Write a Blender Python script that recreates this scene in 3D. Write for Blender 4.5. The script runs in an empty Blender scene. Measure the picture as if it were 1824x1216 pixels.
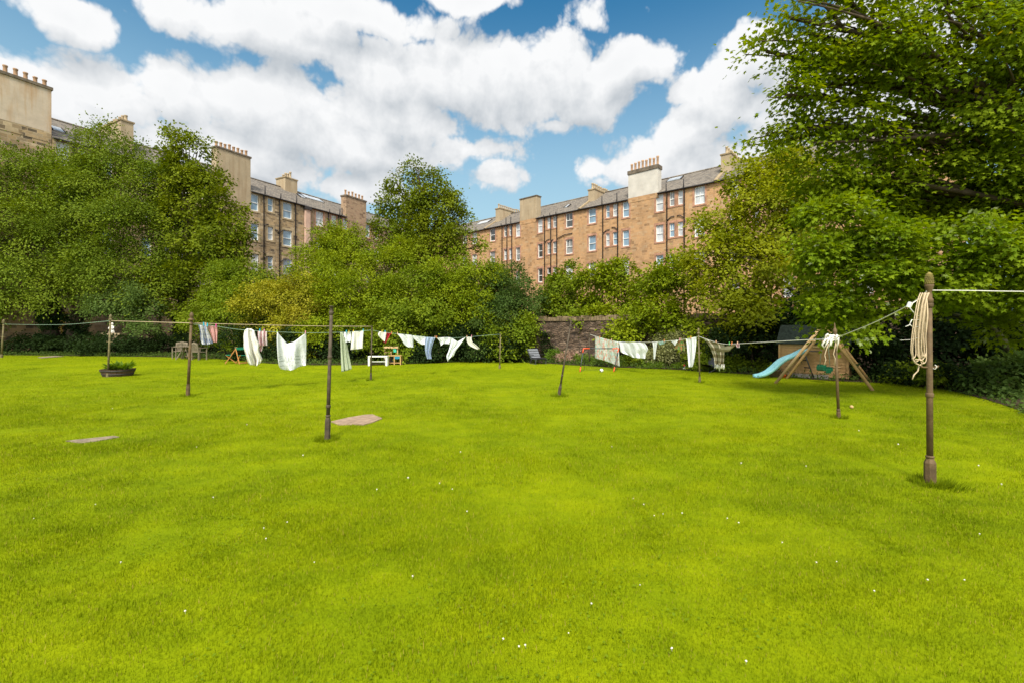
import bpy, math, random
import numpy as np
from mathutils import Vector, Matrix

scene = bpy.context.scene
COL = scene.collection
R = math.radians

# ------------------------------------------------------------------ camera, light, exposure
F, HZ, CX, CH = 811.0, 587.0, 912.0, 1.65      # focal length / horizon / centre of the photograph, eye height
cam_d = bpy.data.cameras.new('camera')
cam = bpy.data.objects.new('camera', cam_d); COL.objects.link(cam)
cam_d.sensor_width = 36.0; cam_d.lens = F / 1824 * 36.0
cam_d.shift_y = -(608 - HZ) / 1824
cam_d.clip_start = 0.05; cam_d.clip_end = 2000
cam.location = (0, 0, CH); cam.rotation_euler = (R(90), 0, 0)
scene.camera = cam

SUN_EL, SUN_AZ = 50.0, 184.0                   # azimuth measured clockwise from +Y (behind the camera)
sun_d = bpy.data.lights.new('sun', 'SUN'); sun_d.energy = 3.2; sun_d.angle = R(14); sun_d.color = (1.0, 0.93, 0.80)
sun = bpy.data.objects.new('sun', sun_d); COL.objects.link(sun)
to_sun = Vector((math.sin(R(SUN_AZ)) * math.cos(R(SUN_EL)), math.cos(R(SUN_AZ)) * math.cos(R(SUN_EL)), math.sin(R(SUN_EL))))
sun.rotation_euler = to_sun.to_track_quat('Z', 'Y').to_euler()
sun.location = (0, 0, 60)

vs = scene.view_settings
vs.view_transform = 'Standard'; vs.look = 'None'; vs.gamma = 1; vs.use_curve_mapping = False
vs.exposure = 0.55
scene.cycles.max_bounces = 8; scene.cycles.diffuse_bounces = 4; scene.cycles.transmission_bounces = 4

# ------------------------------------------------------------------ world: sky and clouds by direction
def azel(px, py):
    k, z = (px - CX) / F, (HZ - py) / F
    return math.atan(k), math.atan2(z, math.hypot(1, k))

CLOUDS = [  # px, py, rx, ry, weight : where each cloud stands in the sky
    (55,168,120,66,1),(185,168,130,66,1),(325,178,95,66,1),(150,240,260,95,1),(430,188,95,88,1),(520,215,180,92,1),
    (650,250,140,55,1),(370,265,240,58,1),
    (695,130,85,62,1),(810,140,155,80,1),(910,165,115,70,1),(700,205,140,55,1),(1010,130,95,68,1),(1092,122,78,58,1),(1045,172,105,48,1),
    (480,50,190,62,1),(640,22,190,40,.9),(850,6,90,24,.85),(560,88,150,32,.8),
    (100,14,85,40,.95),
    (850,265,85,34,.75),(882,318,60,26,.72),(650,335,80,36,.85),
    (1335,115,85,62,1),(1295,190,115,62,1),(1225,235,90,50,.95),(1430,190,130,120,1),(1150,282,100,48,.95),(1225,305,130,45,.9),
    (1215,160,62,32,.72),(1058,24,34,30,.55),(1560,110,200,200,.85),(985,215,42,12,.6),
]

def build_world():
    w = bpy.data.worlds.new('World'); scene.world = w; w.use_nodes = True
    g = bpy.data.node_groups.new('cloud_density', 'ShaderNodeTree')
    g.interface.new_socket('Vector', in_out='INPUT', socket_type='NodeSocketVector')
    g.interface.new_socket('Density', in_out='OUTPUT', socket_type='NodeSocketFloat')
    N, L = g.nodes, g.links
    gi, go = N.new('NodeGroupInput'), N.new('NodeGroupOutput')
    def vm(op, a, b=None, tree=g):
        n = N.new('ShaderNodeVectorMath'); n.operation = op
        for i, v in enumerate((a, b)):
            if v is None: continue
            if hasattr(v, 'links'): L.new(v, n.inputs[i])
            else: n.inputs[i].default_value = v
        return n.outputs['Value'] if op in ('LENGTH', 'DOT_PRODUCT') else n.outputs[0]
    def m(op, a, b=0.0, c=0.0):
        n = N.new('ShaderNodeMath'); n.operation = op
        for i, v in enumerate((a, b, c)):
            if hasattr(v, 'links'): L.new(v, n.inputs[i])
            else: n.inputs[i].default_value = v
        return n.outputs[0]
    def noise(vec, sc, det, rough):
        n = N.new('ShaderNodeTexNoise'); n.inputs['Scale'].default_value = sc; n.inputs['Detail'].default_value = det
        n.inputs['Roughness'].default_value = rough; L.new(vec, n.inputs['Vector']); return n
    vec = gi.outputs[0]
    wn = noise(vec, 7.0, 2, .55)
    off = vm('MULTIPLY', vm('SUBTRACT', wn.outputs['Color'], (.5, .5, .5)), (.10, .075, 0))
    wv = vm('ADD', vec, off)
    field = None
    for (px, py, rx, ry, wt) in CLOUDS:
        a0, e0 = azel(px, py)
        a1, e1 = azel(px + rx * .95, py)[0], azel(px, py - ry * .92)[1]
        ra, re = abs(a1 - a0) + .01, abs(e1 - e0) + .008
        d = vm('LENGTH', vm('MULTIPLY', vm('SUBTRACT', wv, (a0, e0, 0)), (1 / ra, 1 / re, 0)))
        s = m('MULTIPLY_ADD', d, -wt * .75, wt * 1.05)
        field = s if field is None else m('MAXIMUM', field, s)
    # the sky beside, above and behind the view: broken cloud of the same kind
    sp = N.new('ShaderNodeSeparateXYZ'); L.new(vec, sp.inputs[0])
    far = m('GREATER_THAN', m('ABSOLUTE', sp.outputs[0]), .95)
    hi = m('GREATER_THAN', sp.outputs[1], .78)
    side = m('MAXIMUM', far, hi)
    bn = noise(vec, 2.6, 3, .5)
    base = m('MULTIPLY', m('MULTIPLY_ADD', bn.outputs['Fac'], 4.5, -1.75), side)
    field = m('MAXIMUM', m('MAXIMUM', field, base), -.2)
    field = m('MINIMUM', field, 1.05)
    fb = noise(wv, 9.0, 8, .58)
    vo = N.new('ShaderNodeTexVoronoi'); vo.voronoi_dimensions = '2D'; vo.feature = 'F1'; vo.normalize = True
    vo.inputs['Scale'].default_value = 10.0; vo.inputs['Detail'].default_value = 3.0; vo.inputs['Roughness'].default_value = .55; vo.inputs['Lacunarity'].default_value = 2.3
    L.new(vm('ADD', vec, vm('MULTIPLY', off, (.35, .35, 0))), vo.inputs['Vector'])
    D = m('ADD', field, m('MULTIPLY_ADD', fb.outputs['Fac'], 1.0, -.50))
    D = m('ADD', D, m('MULTIPLY_ADD', vo.outputs['Distance'], -1.15, .40))
    L.new(D, go.inputs[0])

    N, L = w.node_tree.nodes, w.node_tree.links
    N.clear()
    def m2(op, a, b=0.0, c=0.0, clamp=False):
        n = N.new('ShaderNodeMath'); n.operation = op; n.use_clamp = clamp
        for i, v in enumerate((a, b, c)):
            if hasattr(v, 'links'): L.new(v, n.inputs[i])
            else: n.inputs[i].default_value = v
        return n.outputs[0]
    def comb(x, y):
        n = N.new('ShaderNodeCombineXYZ'); L.new(x, n.inputs[0]); L.new(y, n.inputs[1]); return n.outputs[0]
    def mapr(v, a, b, c, d):
        n = N.new('ShaderNodeMapRange'); n.interpolation_type = 'SMOOTHSTEP'; L.new(v, n.inputs['Value'])
        for k, x in zip(('From Min', 'From Max', 'To Min', 'To Max'), (a, b, c, d)): n.inputs[k].default_value = x
        return n.outputs['Result']
    def mixc(fac, a, b, mode='MIX'):
        n = N.new('ShaderNodeMix'); n.data_type = 'RGBA'; n.blend_type = mode
        for s, v in ((0, fac), (6, a), (7, b)):
            if hasattr(v, 'links'): L.new(v, n.inputs[s])
            else: n.inputs[s].default_value = v
        return n.outputs[2]
    tc = N.new('ShaderNodeTexCoord')
    sp = N.new('ShaderNodeSeparateXYZ'); L.new(tc.outputs['Generated'], sp.inputs[0])
    az = m2('ARCTAN2', sp.outputs[0], sp.outputs[1]); el = m2('ARCSINE', sp.outputs[2])
    def dens(daz, de):
        n = N.new('ShaderNodeGroup'); n.node_tree = g
        L.new(comb(m2('ADD', az, daz), m2('ADD', el, de)), n.inputs[0]); return n.outputs[0]
    D1, D2 = dens(0, 0), dens(-.012, .05)
    alpha = mapr(D1, .24, .50, 0, 1)
    lit = m2('MULTIPLY_ADD', m2('SUBTRACT', D1, D2), 1.0, .60, True)
    thick = mapr(D1, .55, 1.25, 0, 1)
    lit = m2('SUBTRACT', lit, m2('MULTIPLY', thick, .10), 0, True)
    ccol = mixc(lit, (3.7, 4.0, 4.3, 1), (6.6, 6.65, 6.7, 1))
    sky = N.new('ShaderNodeTexSky'); sky.sky_type = 'NISHITA'; sky.sun_disc = False
    sky.sun_elevation = R(SUN_EL); sky.sun_rotation = R(SUN_AZ); sky.altitude = 60
    sky.air_density = 1.0; sky.dust_density = .6; sky.ozone_density = 2.0
    scol = mixc(1.0, sky.outputs[0], SKY_TINT + (1,), 'MULTIPLY')
    hz = mapr(el, .14, .66, 1, 0)
    scol = mixc(m2('MULTIPLY', hz, .9), scol, (3.4, 4.9, 5.6, 1))
    col = mixc(alpha, scol, ccol)
    # bright cloud veil added round the sun, unseen behind the camera, as soft light
    dt = N.new('ShaderNodeVectorMath'); dt.operation = 'DOT_PRODUCT'; L.new(tc.outputs['Generated'], dt.inputs[0]); dt.inputs[1].default_value = tuple(to_sun)
    veil = m2('POWER', mapr(dt.outputs['Value'], .35, 1.0, 0, 1), 1.5)
    col = mixc(veil, col, (9.0, 8.5, 7.5, 1), 'ADD')
    bg = N.new('ShaderNodeBackground'); bg.inputs['Strength'].default_value = .1
    L.new(col, bg.inputs['Color'])
    out = N.new('ShaderNodeOutputWorld'); L.new(bg.outputs[0], out.inputs[0])
    w.cycles.sampling_method = 'MANUAL'; w.cycles.sample_map_resolution = 512
SKY_TINT = (.30, .92, 1.05)
build_world()

# ------------------------------------------------------------------ helpers
def P(px, py, Y): return Vector(((px - CX) / F * Y, Y, CH + (HZ - py) / F * Y))
def G(px, py):
    Y = CH * F / (py - HZ)
    return Vector(((px - CX) / F * Y, Y, 0.0))

class MB:
    """collects shapes, links them as one mesh object"""
    def __init__(s): s.v, s.f, s.sm = [], [], []
    def add(s, vs_, fs, smooth=False):
        b = len(s.v); s.v.extend([tuple(p) for p in vs_])
        for f in fs: s.f.append([i + b for i in f]); s.sm.append(smooth)
    def box(s, x0, x1, y0, y1, z0, z1):
        s.add([(x, y, z) for z in (z0, z1) for y in (y0, y1) for x in (x0, x1)],
              [(0, 2, 3, 1), (4, 5, 7, 6), (0, 1, 5, 4), (2, 6, 7, 3), (0, 4, 6, 2), (1, 3, 7, 5)])
    def bar(s, a, b, w, h, up=(0, 0, 1)):
        a, b = Vector(a), Vector(b); d = (b - a).normalized(); u = Vector(up)
        if abs(d.dot(u)) > .97: u = Vector((0, 1, 0))
        x = d.cross(u).normalized(); y = x.cross(d).normalized(); q = []
        for p in (a, b):
            for sx, sy in ((-1, -1), (1, -1), (1, 1), (-1, 1)): q.append(p + x * (sx * w / 2) + y * (sy * h / 2))
        s.add(q, [(3, 2, 1, 0), (4, 5, 6, 7), (0, 1, 5, 4), (1, 2, 6, 5), (2, 3, 7, 6), (3, 0, 4, 7)])
    def tube(s, pts, rad, n=8, smooth=True, cap=True):
        pts = [Vector(p) for p in pts]
        if not hasattr(rad, '__len__'): rad = [rad] * len(pts)
        rings = []; prev = None; vs_ = []
        for i, p in enumerate(pts):
            d = (pts[min(i + 1, len(pts) - 1)] - pts[max(i - 1, 0)])
            d = d.normalized() if d.length > 1e-9 else Vector((0, 0, 1))
            if prev is None:
                r = d.cross(Vector((0, 0, 1)))
                if r.length < .05: r = d.cross(Vector((1, 0, 0)))
                prev = r.normalized()
            x = (prev - d * prev.dot(d)).normalized(); y = d.cross(x); prev = x
            for k in range(n):
                t = 2 * math.pi * k / n
                vs_.append(p + (x * math.cos(t) + y * math.sin(t)) * rad[i])
        fs = []
        for i in range(len(pts) - 1):
            for k in range(n):
                a, b = i * n + k, i * n + (k + 1) % n
                fs.append((a, b, b + n, a + n))
        if cap:
            fs.append(tuple(range(n))[::-1]); fs.append(tuple((len(pts) - 1) * n + k for k in range(n)))
        s.add(vs_, fs, smooth)
    def lathe(s, prof, n=16, smooth=True, o=(0, 0, 0), flute=None):
        vs_, fs = [], []
        for (r, z) in prof:
            for k in range(n):
                t = 2 * math.pi * k / n
                vs_.append((o[0] + r * math.cos(t), o[1] + r * math.sin(t), o[2] + z))
        for i in range(len(prof) - 1):
            for k in range(n):
                a, b = i * n + k, i * n + (k + 1) % n
                fs.append((a, b, b + n, a + n))
        fs.append(tuple(range(n))[::-1]); fs.append(tuple((len(prof) - 1) * n + k for k in range(n)))
        s.add(vs_, fs, smooth)
    def prism(s, poly, z0, z1):
        n = len(poly)
        s.add([(p[0], p[1], z0) for p in poly] + [(p[0], p[1], z1) for p in poly],
              [tuple(range(n))[::-1], tuple(range(n, 2 * n))] + [(i, (i + 1) % n, (i + 1) % n + n, i + n) for i in range(n)])
    def build(s, name, mat, parent=None, bevel=0):
        me = bpy.data.meshes.new(name); me.from_pydata(s.v, [], s.f)
        me.polygons.foreach_set('use_smooth', s.sm); me.materials.append(mat); me.update()
        o = bpy.data.objects.new(name, me); COL.objects.link(o)
        if parent: o.parent = parent
        if bevel:
            b = o.modifiers.new('bevel', 'BEVEL'); b.width = bevel; b.segments = 2; b.limit_method = 'ANGLE'
        return o

def tag(o, label=None, cat=None, group=None, kind=None):
    if label: o['label'] = label
    if cat: o['category'] = cat
    if group: o['group'] = group
    if kind: o['kind'] = kind
    return o
def thing(name, label, cat, loc=(0, 0, 0), rz=0.0, group=None):
    o = bpy.data.objects.new(name, None); COL.objects.link(o)
    o.location = loc; o.rotation_euler = (0, 0, rz); o.empty_display_size = .2
    return tag(o, label, cat, group)
def kids(o): return [c for c in bpy.data.objects if c.parent == o]
def copy_tree(o, parent=None):
    c = o.copy(); COL.objects.link(c); c.parent = parent
    for ch in kids(o): copy_tree(ch, c)
    return c

# ------------------------------------------------------------------ materials
class NT:
    def __init__(s, name):
        s.m = bpy.data.materials.new(name); s.m.use_nodes = True
        s.n, s.l = s.m.node_tree.nodes, s.m.node_tree.links
        s.b = s.n['Principled BSDF']; s.out = s.n['Material Output']
    def put(s, node, key, v):
        sock = node.inputs[key]
        if hasattr(v, 'links'): s.l.new(v, sock)
        else:
            if sock.type == 'RGBA' and len(v) == 3: v = tuple(v) + (1,)
            sock.default_value = v
    def obj(s): return s.n.new('ShaderNodeTexCoord').outputs['Object']
    def pos(s): return s.n.new('ShaderNodeNewGeometry').outputs['Position']
    def island(s): return s.n.new('ShaderNodeNewGeometry').outputs['Random Per Island']
    def math(s, op, a, b=0.0, c=0.0, clamp=False):
        n = s.n.new('ShaderNodeMath'); n.operation = op; n.use_clamp = clamp
        for i, v in enumerate((a, b, c)): s.put(n, i, v)
        return n.outputs[0]
    def noise(s, vec, sc, det=4, rough=.55, dist=0.0, color=False):
        n = s.n.new('ShaderNodeTexNoise'); s.put(n, 'Vector', vec); s.put(n, 'Scale', sc); s.put(n, 'Detail', det)
        s.put(n, 'Roughness', rough); s.put(n, 'Distortion', dist); return n.outputs['Color' if color else 'Fac']
    def vmul(s, vec, k):
        n = s.n.new('ShaderNodeVectorMath'); n.operation = 'MULTIPLY'; s.put(n, 0, vec); s.put(n, 1, k); return n.outputs[0]
    def vadd(s, vec, k):
        n = s.n.new('ShaderNodeVectorMath'); n.operation = 'ADD'; s.put(n, 0, vec); s.put(n, 1, k); return n.outputs[0]
    def ramp(s, fac, stops):
        n = s.n.new('ShaderNodeValToRGB'); s.put(n, 'Fac', fac); e = n.color_ramp.elements
        while len(e) < len(stops): e.new(.5)
        for i, (p, c) in enumerate(stops): e[i].position = p; e[i].color = tuple(c) + (1,)
        return n.outputs['Color']
    def mix(s, fac, a, b, mode='MIX'):
        n = s.n.new('ShaderNodeMix'); n.data_type = 'RGBA'; n.blend_type = mode
        s.put(n, 0, fac); s.put(n, 6, a); s.put(n, 7, b); return n.outputs[2]
    def bump(s, h, strength=.4, dist=.02):
        n = s.n.new('ShaderNodeBump'); s.put(n, 'Height', h); s.put(n, 'Strength', strength); s.put(n, 'Distance', dist)
        s.l.new(n.outputs[0], s.b.inputs['Normal'])
    def base(s, c, rough=.8, spec=.3, metal=0.0):
        s.put(s.b, 'Base Color', c); s.put(s.b, 'Roughness', rough); s.put(s.b, 'Specular IOR Level', spec); s.put(s.b, 'Metallic', metal)
        return s.m

def plain(name, c, rough=.7, spec=.3, vary=.25, scale=6.0, bump=.15, metal=0.0):
    t = NT(name); v = t.obj(); n = t.noise(v, scale, 6)
    lo = tuple(x * (1 - vary) for x in c); hi = tuple(min(1, x * (1 + vary)) for x in c)
    col = t.ramp(n, [(.3, lo), (.7, hi)])
    if bump: t.bump(t.noise(v, scale * 5, 5), bump, .01)
    return t.base(col, rough, spec, metal)

def wood(name, c1, c2, scale=1.0, rough=.75):
    t = NT(name); v = t.obj()
    n = t.noise(t.vmul(v, (9 * scale, 9 * scale, 9 * scale)), 1.0, 6, .6, 1.2); n2 = t.noise(v, 40 * scale, 3)
    f = t.math('MULTIPLY_ADD', n2, .4, t.math('MULTIPLY', n, .6))
    t.bump(f, .25, .005)
    return t.base(t.ramp(f, [(.3, c1), (.7, c2)]), rough, .25)

def leaf_mat(name, dark, mid, light, trans=.33, patch=.35, pscale=.55, accent=None, acc=.04):
    """leaf colour differs leaf by leaf and, gently, clump by clump"""
    t = NT(name); isl = t.island(); v = t.pos()
    col = t.ramp(t.math('MULTIPLY_ADD', isl, .36, .30), [(0.0, dark), (.5, mid), (1.0, light)])
    pn = t.noise(v, pscale, 3)
    col = t.mix(t.math('MULTIPLY', t.ramp(pn, [(.42, (0, 0, 0)), (.62, (1, 1, 1))]), patch), col, light)
    if accent:
        r2 = t.math('FRACT', t.math('MULTIPLY', isl, 37.7))
        pn2 = t.ramp(t.noise(v, 1.1, 3), [(.55, (0, 0, 0)), (.68, (1, 1, 1))])
        sel = t.math('MULTIPLY', t.math('LESS_THAN', r2, acc * 6), pn2)
        sel = t.math('MAXIMUM', sel, t.math('LESS_THAN', r2, acc * .3))
        col = t.mix(sel, col, accent)
    t.base(col, .65, .10)
    tr = t.n.new('ShaderNodeBsdfTranslucent'); hs = t.n.new('ShaderNodeHueSaturation')
    t.put(hs, 'Hue', .485); t.put(hs, 'Saturation', 1.1); t.put(hs, 'Value', 1.35); t.put(hs, 'Color', col); t.l.new(hs.outputs[0], tr.inputs['Color'])
    mx = t.n.new('ShaderNodeMixShader'); mx.inputs[0].default_value = trans
    t.l.new(t.b.outputs[0], mx.inputs[1]); t.l.new(tr.outputs[0], mx.inputs[2]); t.l.new(mx.outputs[0], t.out.inputs[0])
    return t.m

def masonry(name, cols, mortar, bw=.62, bh=.27, stain=(.10, .085, .07), stain_amt=.5, noise_amt=.35, bump=.6, dark=.0):
    """coursed sandstone blocks; x,y along the wall, z up"""
    t = NT(name); v = t.obj()
    sp = t.n.new('ShaderNodeSeparateXYZ'); t.put(sp, 0, v)
    cb = t.n.new('ShaderNodeCombineXYZ'); t.put(cb, 0, t.math('ADD', sp.outputs[0], sp.outputs[1])); t.put(cb, 1, sp.outputs[2])
    wob = t.vmul(t.vadd(t.noise(v, 1.4, 3, color=True), (-.5, -.5, -.5)), (.10, .07, 0))
    vec = t.vadd(cb.outputs[0], wob)
    def brick(w, h, sq, off):
        b = t.n.new('ShaderNodeTexBrick'); t.put(b, 'Vector', t.vadd(vec, (off, off * .37, 0))); t.put(b, 'Scale', 1.0)
        t.put(b, 'Brick Width', w); t.put(b, 'Row Height', h); t.put(b, 'Mortar Size', .012); t.put(b, 'Mortar Smooth', .3); t.put(b, 'Bias', 0.0)
        t.put(b, 'Color1', (0, 0, 0)); t.put(b, 'Color2', (1, 1, 1)); t.put(b, 'Mortar', (.5, .5, .5))
        b.offset = .43; b.squash = sq; b.squash_frequency = 3; return b
    b1, b2 = brick(bw, bh, .7, 0), brick(bw * .77, bh * .74, 1.25, 3.3)
    pick = t.ramp(t.noise(v, .35, 2), [(.47, (0, 0, 0)), (.53, (1, 1, 1))])
    rnd = t.mix(pick, b1.outputs['Color'], b2.outputs['Color'])
    mort = t.mix(pick, b1.outputs['Fac'], b2.outputs['Fac'])
    nz = t.noise(v, 3.0, 6, .65)
    f = t.math('ADD', t.math('MULTIPLY', rnd, 1 - noise_amt), t.math('MULTIPLY', nz, noise_amt))
    n = len(cols) - 1
    col = t.ramp(f, [(.12 + .76 * i / n, c) for i, c in enumerate(cols)])
    st = t.ramp(t.noise(t.vmul(v, (1, 1, .45)), .55, 6, .62), [(.5, (0, 0, 0)), (.72, (1, 1, 1))])
    col = t.mix(t.math('MULTIPLY', st, stain_amt), col, stain)
    col = t.mix(t.math('MULTIPLY', mort, .6), col, mortar)
    fine = t.noise(v, 22, 5, .6)
    col = t.mix(.35, col, t.ramp(fine, [(.3, (.5, .5, .5)), (.7, (1.0, 1.0, 1.0))]), 'MULTIPLY')
    t.bump(t.math('SUBTRACT', t.math('MULTIPLY', fine, .6), mort), bump, .02)
    return t.base(col, .92, .15)

def rubble(name, cols, mortar, sx=2.2, sz=5.0):
    t = NT(name); v = t.obj()
    wob = t.vmul(t.vadd(t.noise(v, 2.0, 3, color=True), (-.5, -.5, -.5)), (.25, .25, .12))
    vv = t.vmul(t.vadd(v, wob), (sx, sx, sz))
    a = t.n.new('ShaderNodeTexVoronoi'); t.put(a, 'Vector', vv); t.put(a, 'Scale', 1.0)
    e = t.n.new('ShaderNodeTexVoronoi'); e.feature = 'DISTANCE_TO_EDGE'; t.put(e, 'Vector', vv); t.put(e, 'Scale', 1.0)
    sp = t.n.new('ShaderNodeSeparateColor'); t.put(sp, 0, a.outputs['Color'])
    f = t.math('MULTIPLY_ADD', t.noise(v, 9, 5), .5, t.math('MULTIPLY', sp.outputs[0], .6))
    n = len(cols) - 1
    col = t.ramp(f, [(.2 + .65 * i / n, c) for i, c in enumerate(cols)])
    edge = t.ramp(e.outputs['Distance'], [(.02, (1, 1, 1)), (.10, (0, 0, 0))])
    col = t.mix(edge, col, mortar)
    t.bump(t.math('MINIMUM', e.outputs['Distance'], .25), 1.0, .08)
    return t.base(col, .95, .1)

def slate(name, cols):
    t = NT(name); v = t.obj()
    sp = t.n.new('ShaderNodeSeparateXYZ'); t.put(sp, 0, v)
    cb = t.n.new('ShaderNodeCombineXYZ'); t.put(cb, 0, sp.outputs[0]); t.put(cb, 1, t.math('MULTIPLY', sp.outputs[1], 1.15))
    b = t.n.new('ShaderNodeTexBrick'); t.put(b, 'Vector', cb.outputs[0]); t.put(b, 'Scale', 1.0); t.put(b, 'Brick Width', .33); t.put(b, 'Row Height', .24)
    t.put(b, 'Mortar Size', .012); t.put(b, 'Color1', (0, 0, 0)); t.put(b, 'Color2', (1, 1, 1)); t.put(b, 'Mortar', (.2, .2, .2))
    f = t.math('ADD', t.math('MULTIPLY', b.outputs['Color'], .45), t.math('MULTIPLY', t.noise(v, 1.3, 6, .65), .55))
    n = len(cols) - 1
    col = t.ramp(f, [(.2 + .6 * i / n, c) for i, c in enumerate(cols)])
    col = t.mix(t.math('MULTIPLY', b.outputs['Fac'], .6), col, (.03, .03, .03))
    t.bump(t.math('SUBTRACT', f, b.outputs['Fac']), .6, .02)
    return t.base(col, .75, .3)

def render_coat(name, c, streak, amt=.5):
    """roughcast with rusty run-off streaks"""
    t = NT(name); v = t.obj()
    n = t.noise(v, .9, 6, .65)
    col = t.ramp(n, [(.3, tuple(x * .82 for x in c)), (.7, tuple(min(1, x * 1.1) for x in c))])
    s = t.ramp(t.noise(t.vmul(v, (1.6, 1.6, .16)), 1.0, 5, .6), [(.48, (0, 0, 0)), (.75, (1, 1, 1))])
    col = t.mix(t.math('MULTIPLY', s, amt), col, streak)
    t.bump(t.noise(v, 45, 4), .35, .015)
    return t.base(col, .92, .15)

M = {}
M['stone_left'] = masonry('stone_left', [(.13, .10, .07), (.35, .245, .135), (.52, .365, .20), (.27, .20, .125), (.60, .46, .29)], (.46, .39, .29), .66, .29, (.09, .075, .055), .55, .2)
M['stone_left_red'] = masonry('stone_left_red', [(.18, .115, .075), (.33, .22, .14), (.43, .30, .19), (.37, .24, .155), (.50, .38, .25)], (.36, .30, .24), .60, .28, (.09, .07, .055), .5)
M['stone_right'] = masonry('stone_right', [(.25, .155, .085), (.48, .28, .14), (.59, .35, .175), (.51, .31, .165), (.60, .42, .25)], (.46, .34, .22), .62, .27, (.13, .10, .07), .5)
M['margin_red'] = plain('margin_red', (.42, .23, .155), .9, .15, .4, 1.6)
M['margin_tan'] = plain('margin_tan', (.40, .31, .19), .9, .15, .35, 1.6)
M['slate'] = slate('slate', [(.10, .085, .075), (.17, .145, .12), (.24, .205, .165), (.15, .135, .12)])
M['coat_tan'] = render_coat('coat_tan', (.43, .34, .225), (.27, .18, .10), .75)
M['coat_pale'] = render_coat('coat_pale', (.54, .44, .34), (.40, .22, .085), 1.0)
M['coat_grey'] = render_coat('coat_grey', (.60, .56, .50), (.5, .45, .38), .3)
M['coat_pink'] = render_coat('coat_pink', (.60, .41, .32), (.5, .33, .25), .3)
M['coping'] = plain('coping', (.15, .12, .09), .9, .2, .4, 3)
M['skew'] = plain('skew', (.34, .26, .16), .9, .2, .35, 2)
M['pot'] = plain('pot', (.40, .25, .15), .8, .2, .3, 2.5)
M['pot_pale'] = plain('pot_pale', (.44, .34, .22), .8, .2, .35, 2.5)
M['iron'] = plain('iron', (.035, .03, .03), .6, .4, .4, 4)
M['white_paint'] = plain('white_paint', (.80, .80, .78), .45, .4, .05, 3, .05)
def glass(name, c, spec=.8):
    t = NT(name); v = t.obj()
    n = t.noise(t.vmul(v, (1.1, 1, .6)), 1.0, 3)
    t.put(t.b, 'IOR', 1.7)
    t.bump(t.noise(v, 1.5, 2), .03, .05)
    return t.base(t.ramp(n, [(.35, tuple(x * .6 for x in c)), (.65, c)]), .06, spec)
M['glass_sky'] = glass('glass_sky', (.26, .40, .52))  # blue of the reflected sky is put into the pane colour
M['glass_blind'] = glass('glass_blind', (.62, .64, .66))
M['glass_grey'] = glass('glass_grey', (.30, .31, .31))
M['glass_dark'] = glass('glass_dark', (.05, .055, .05))
M['bark'] = plain('bark', (.075, .055, .04), .95, .1, .5, 5, .8)
M['bark_mossy'] = plain('bark_mossy', (.085, .085, .04), .95, .1, .5, 4, .8)
M['soil'] = plain('soil', (.055, .04, .025), .98, .1, .5, 3, .8)
M['pole_iron'] = plain('pole_iron', (.125, .08, .038), .7, .35, .4, 9, .5)
M['pole_dark'] = plain('pole_dark', (.08, .06, .04), .7, .35, .45, 9, .5)
M['pole_olive'] = plain('pole_olive', (.17, .14, .07), .75, .3, .4, 9, .5)
M['rope'] = plain('rope', (.55, .43, .29), .9, .1, .15, 30, .3)
M['rope_green'] = plain('rope_green', (.30, .42, .33), .8, .2, .15, 30, .2)
M['rope_white'] = plain('rope_white', (.72, .70, .64), .9, .1, .1, 30, .3)
# ------------------------------------------------------------------ ground
def lawn_material(blade=False):
    t = NT('grass_blade' if blade else 'lawn'); v = t.pos()
    flat = t.vmul(v, (1, 1, 0))
    big = t.noise(flat, .32, 4, .55); mid = t.noise(t.vmul(flat, (1, 1.6, 0)), 1.7, 5, .6); fine = t.noise(flat, 14, 5, .65)
    f = t.math('ADD', t.math('ADD', t.math('MULTIPLY', big, .45), t.math('MULTIPLY', mid, .40)), t.math('MULTIPLY', fine, .15))
    if blade:
        f = t.math('MULTIPLY_ADD', t.math('SUBTRACT', t.island(), .5), .17, f)
    col = t.ramp(f, [(.30, LAWN[0]), (.46, LAWN[1]), (.60, LAWN[2]), (.76, LAWN[3])])
    if blade:
        dry = t.math('GREATER_THAN', t.math('FRACT', t.math('MULTIPLY', t.island(), 53.1)), .965)
        col = t.mix(dry, col, (.42, .33, .06))
    else:
        col = t.mix(.5, col, t.ramp(t.noise(flat, 60, 4, .7), [(.35, (.55, .6, .5)), (.65, (1, 1, 1))]), 'MULTIPLY')
        t.bump(t.noise(t.vmul(flat, (1, 1, 0)), 45, 5, .7), .5, .02)
    t.base(col, .6 if blade else .9, .12 if blade else .05)
    if blade:
        tr = t.n.new('ShaderNodeBsdfTranslucent'); t.put(tr, 'Color', col)
        mx = t.n.new('ShaderNodeMixShader'); mx.inputs[0].default_value = .3
        t.l.new(t.b.outputs[0], mx.inputs[1]); t.l.new(tr.outputs[0], mx.inputs[2]); t.l.new(mx.outputs[0], t.out.inputs[0])
    return t.m
LAWN = [(.118, .176, .002), (.196, .256, .002), (.268, .316, .002), (.345, .362, .003)]
M['lawn'] = lawn_material(); M['grass_blade'] = lawn_material(True)

mb = MB(); S = 420
mb.add([(-S, -40, 0), (S, -40, 0), (S, S, 0), (-S, S, 0)], [(0, 1, 2, 3)])
tag(mb.build('lawn', M['lawn']), 'wide bright green mown lawn', 'lawn', kind='structure')

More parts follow.
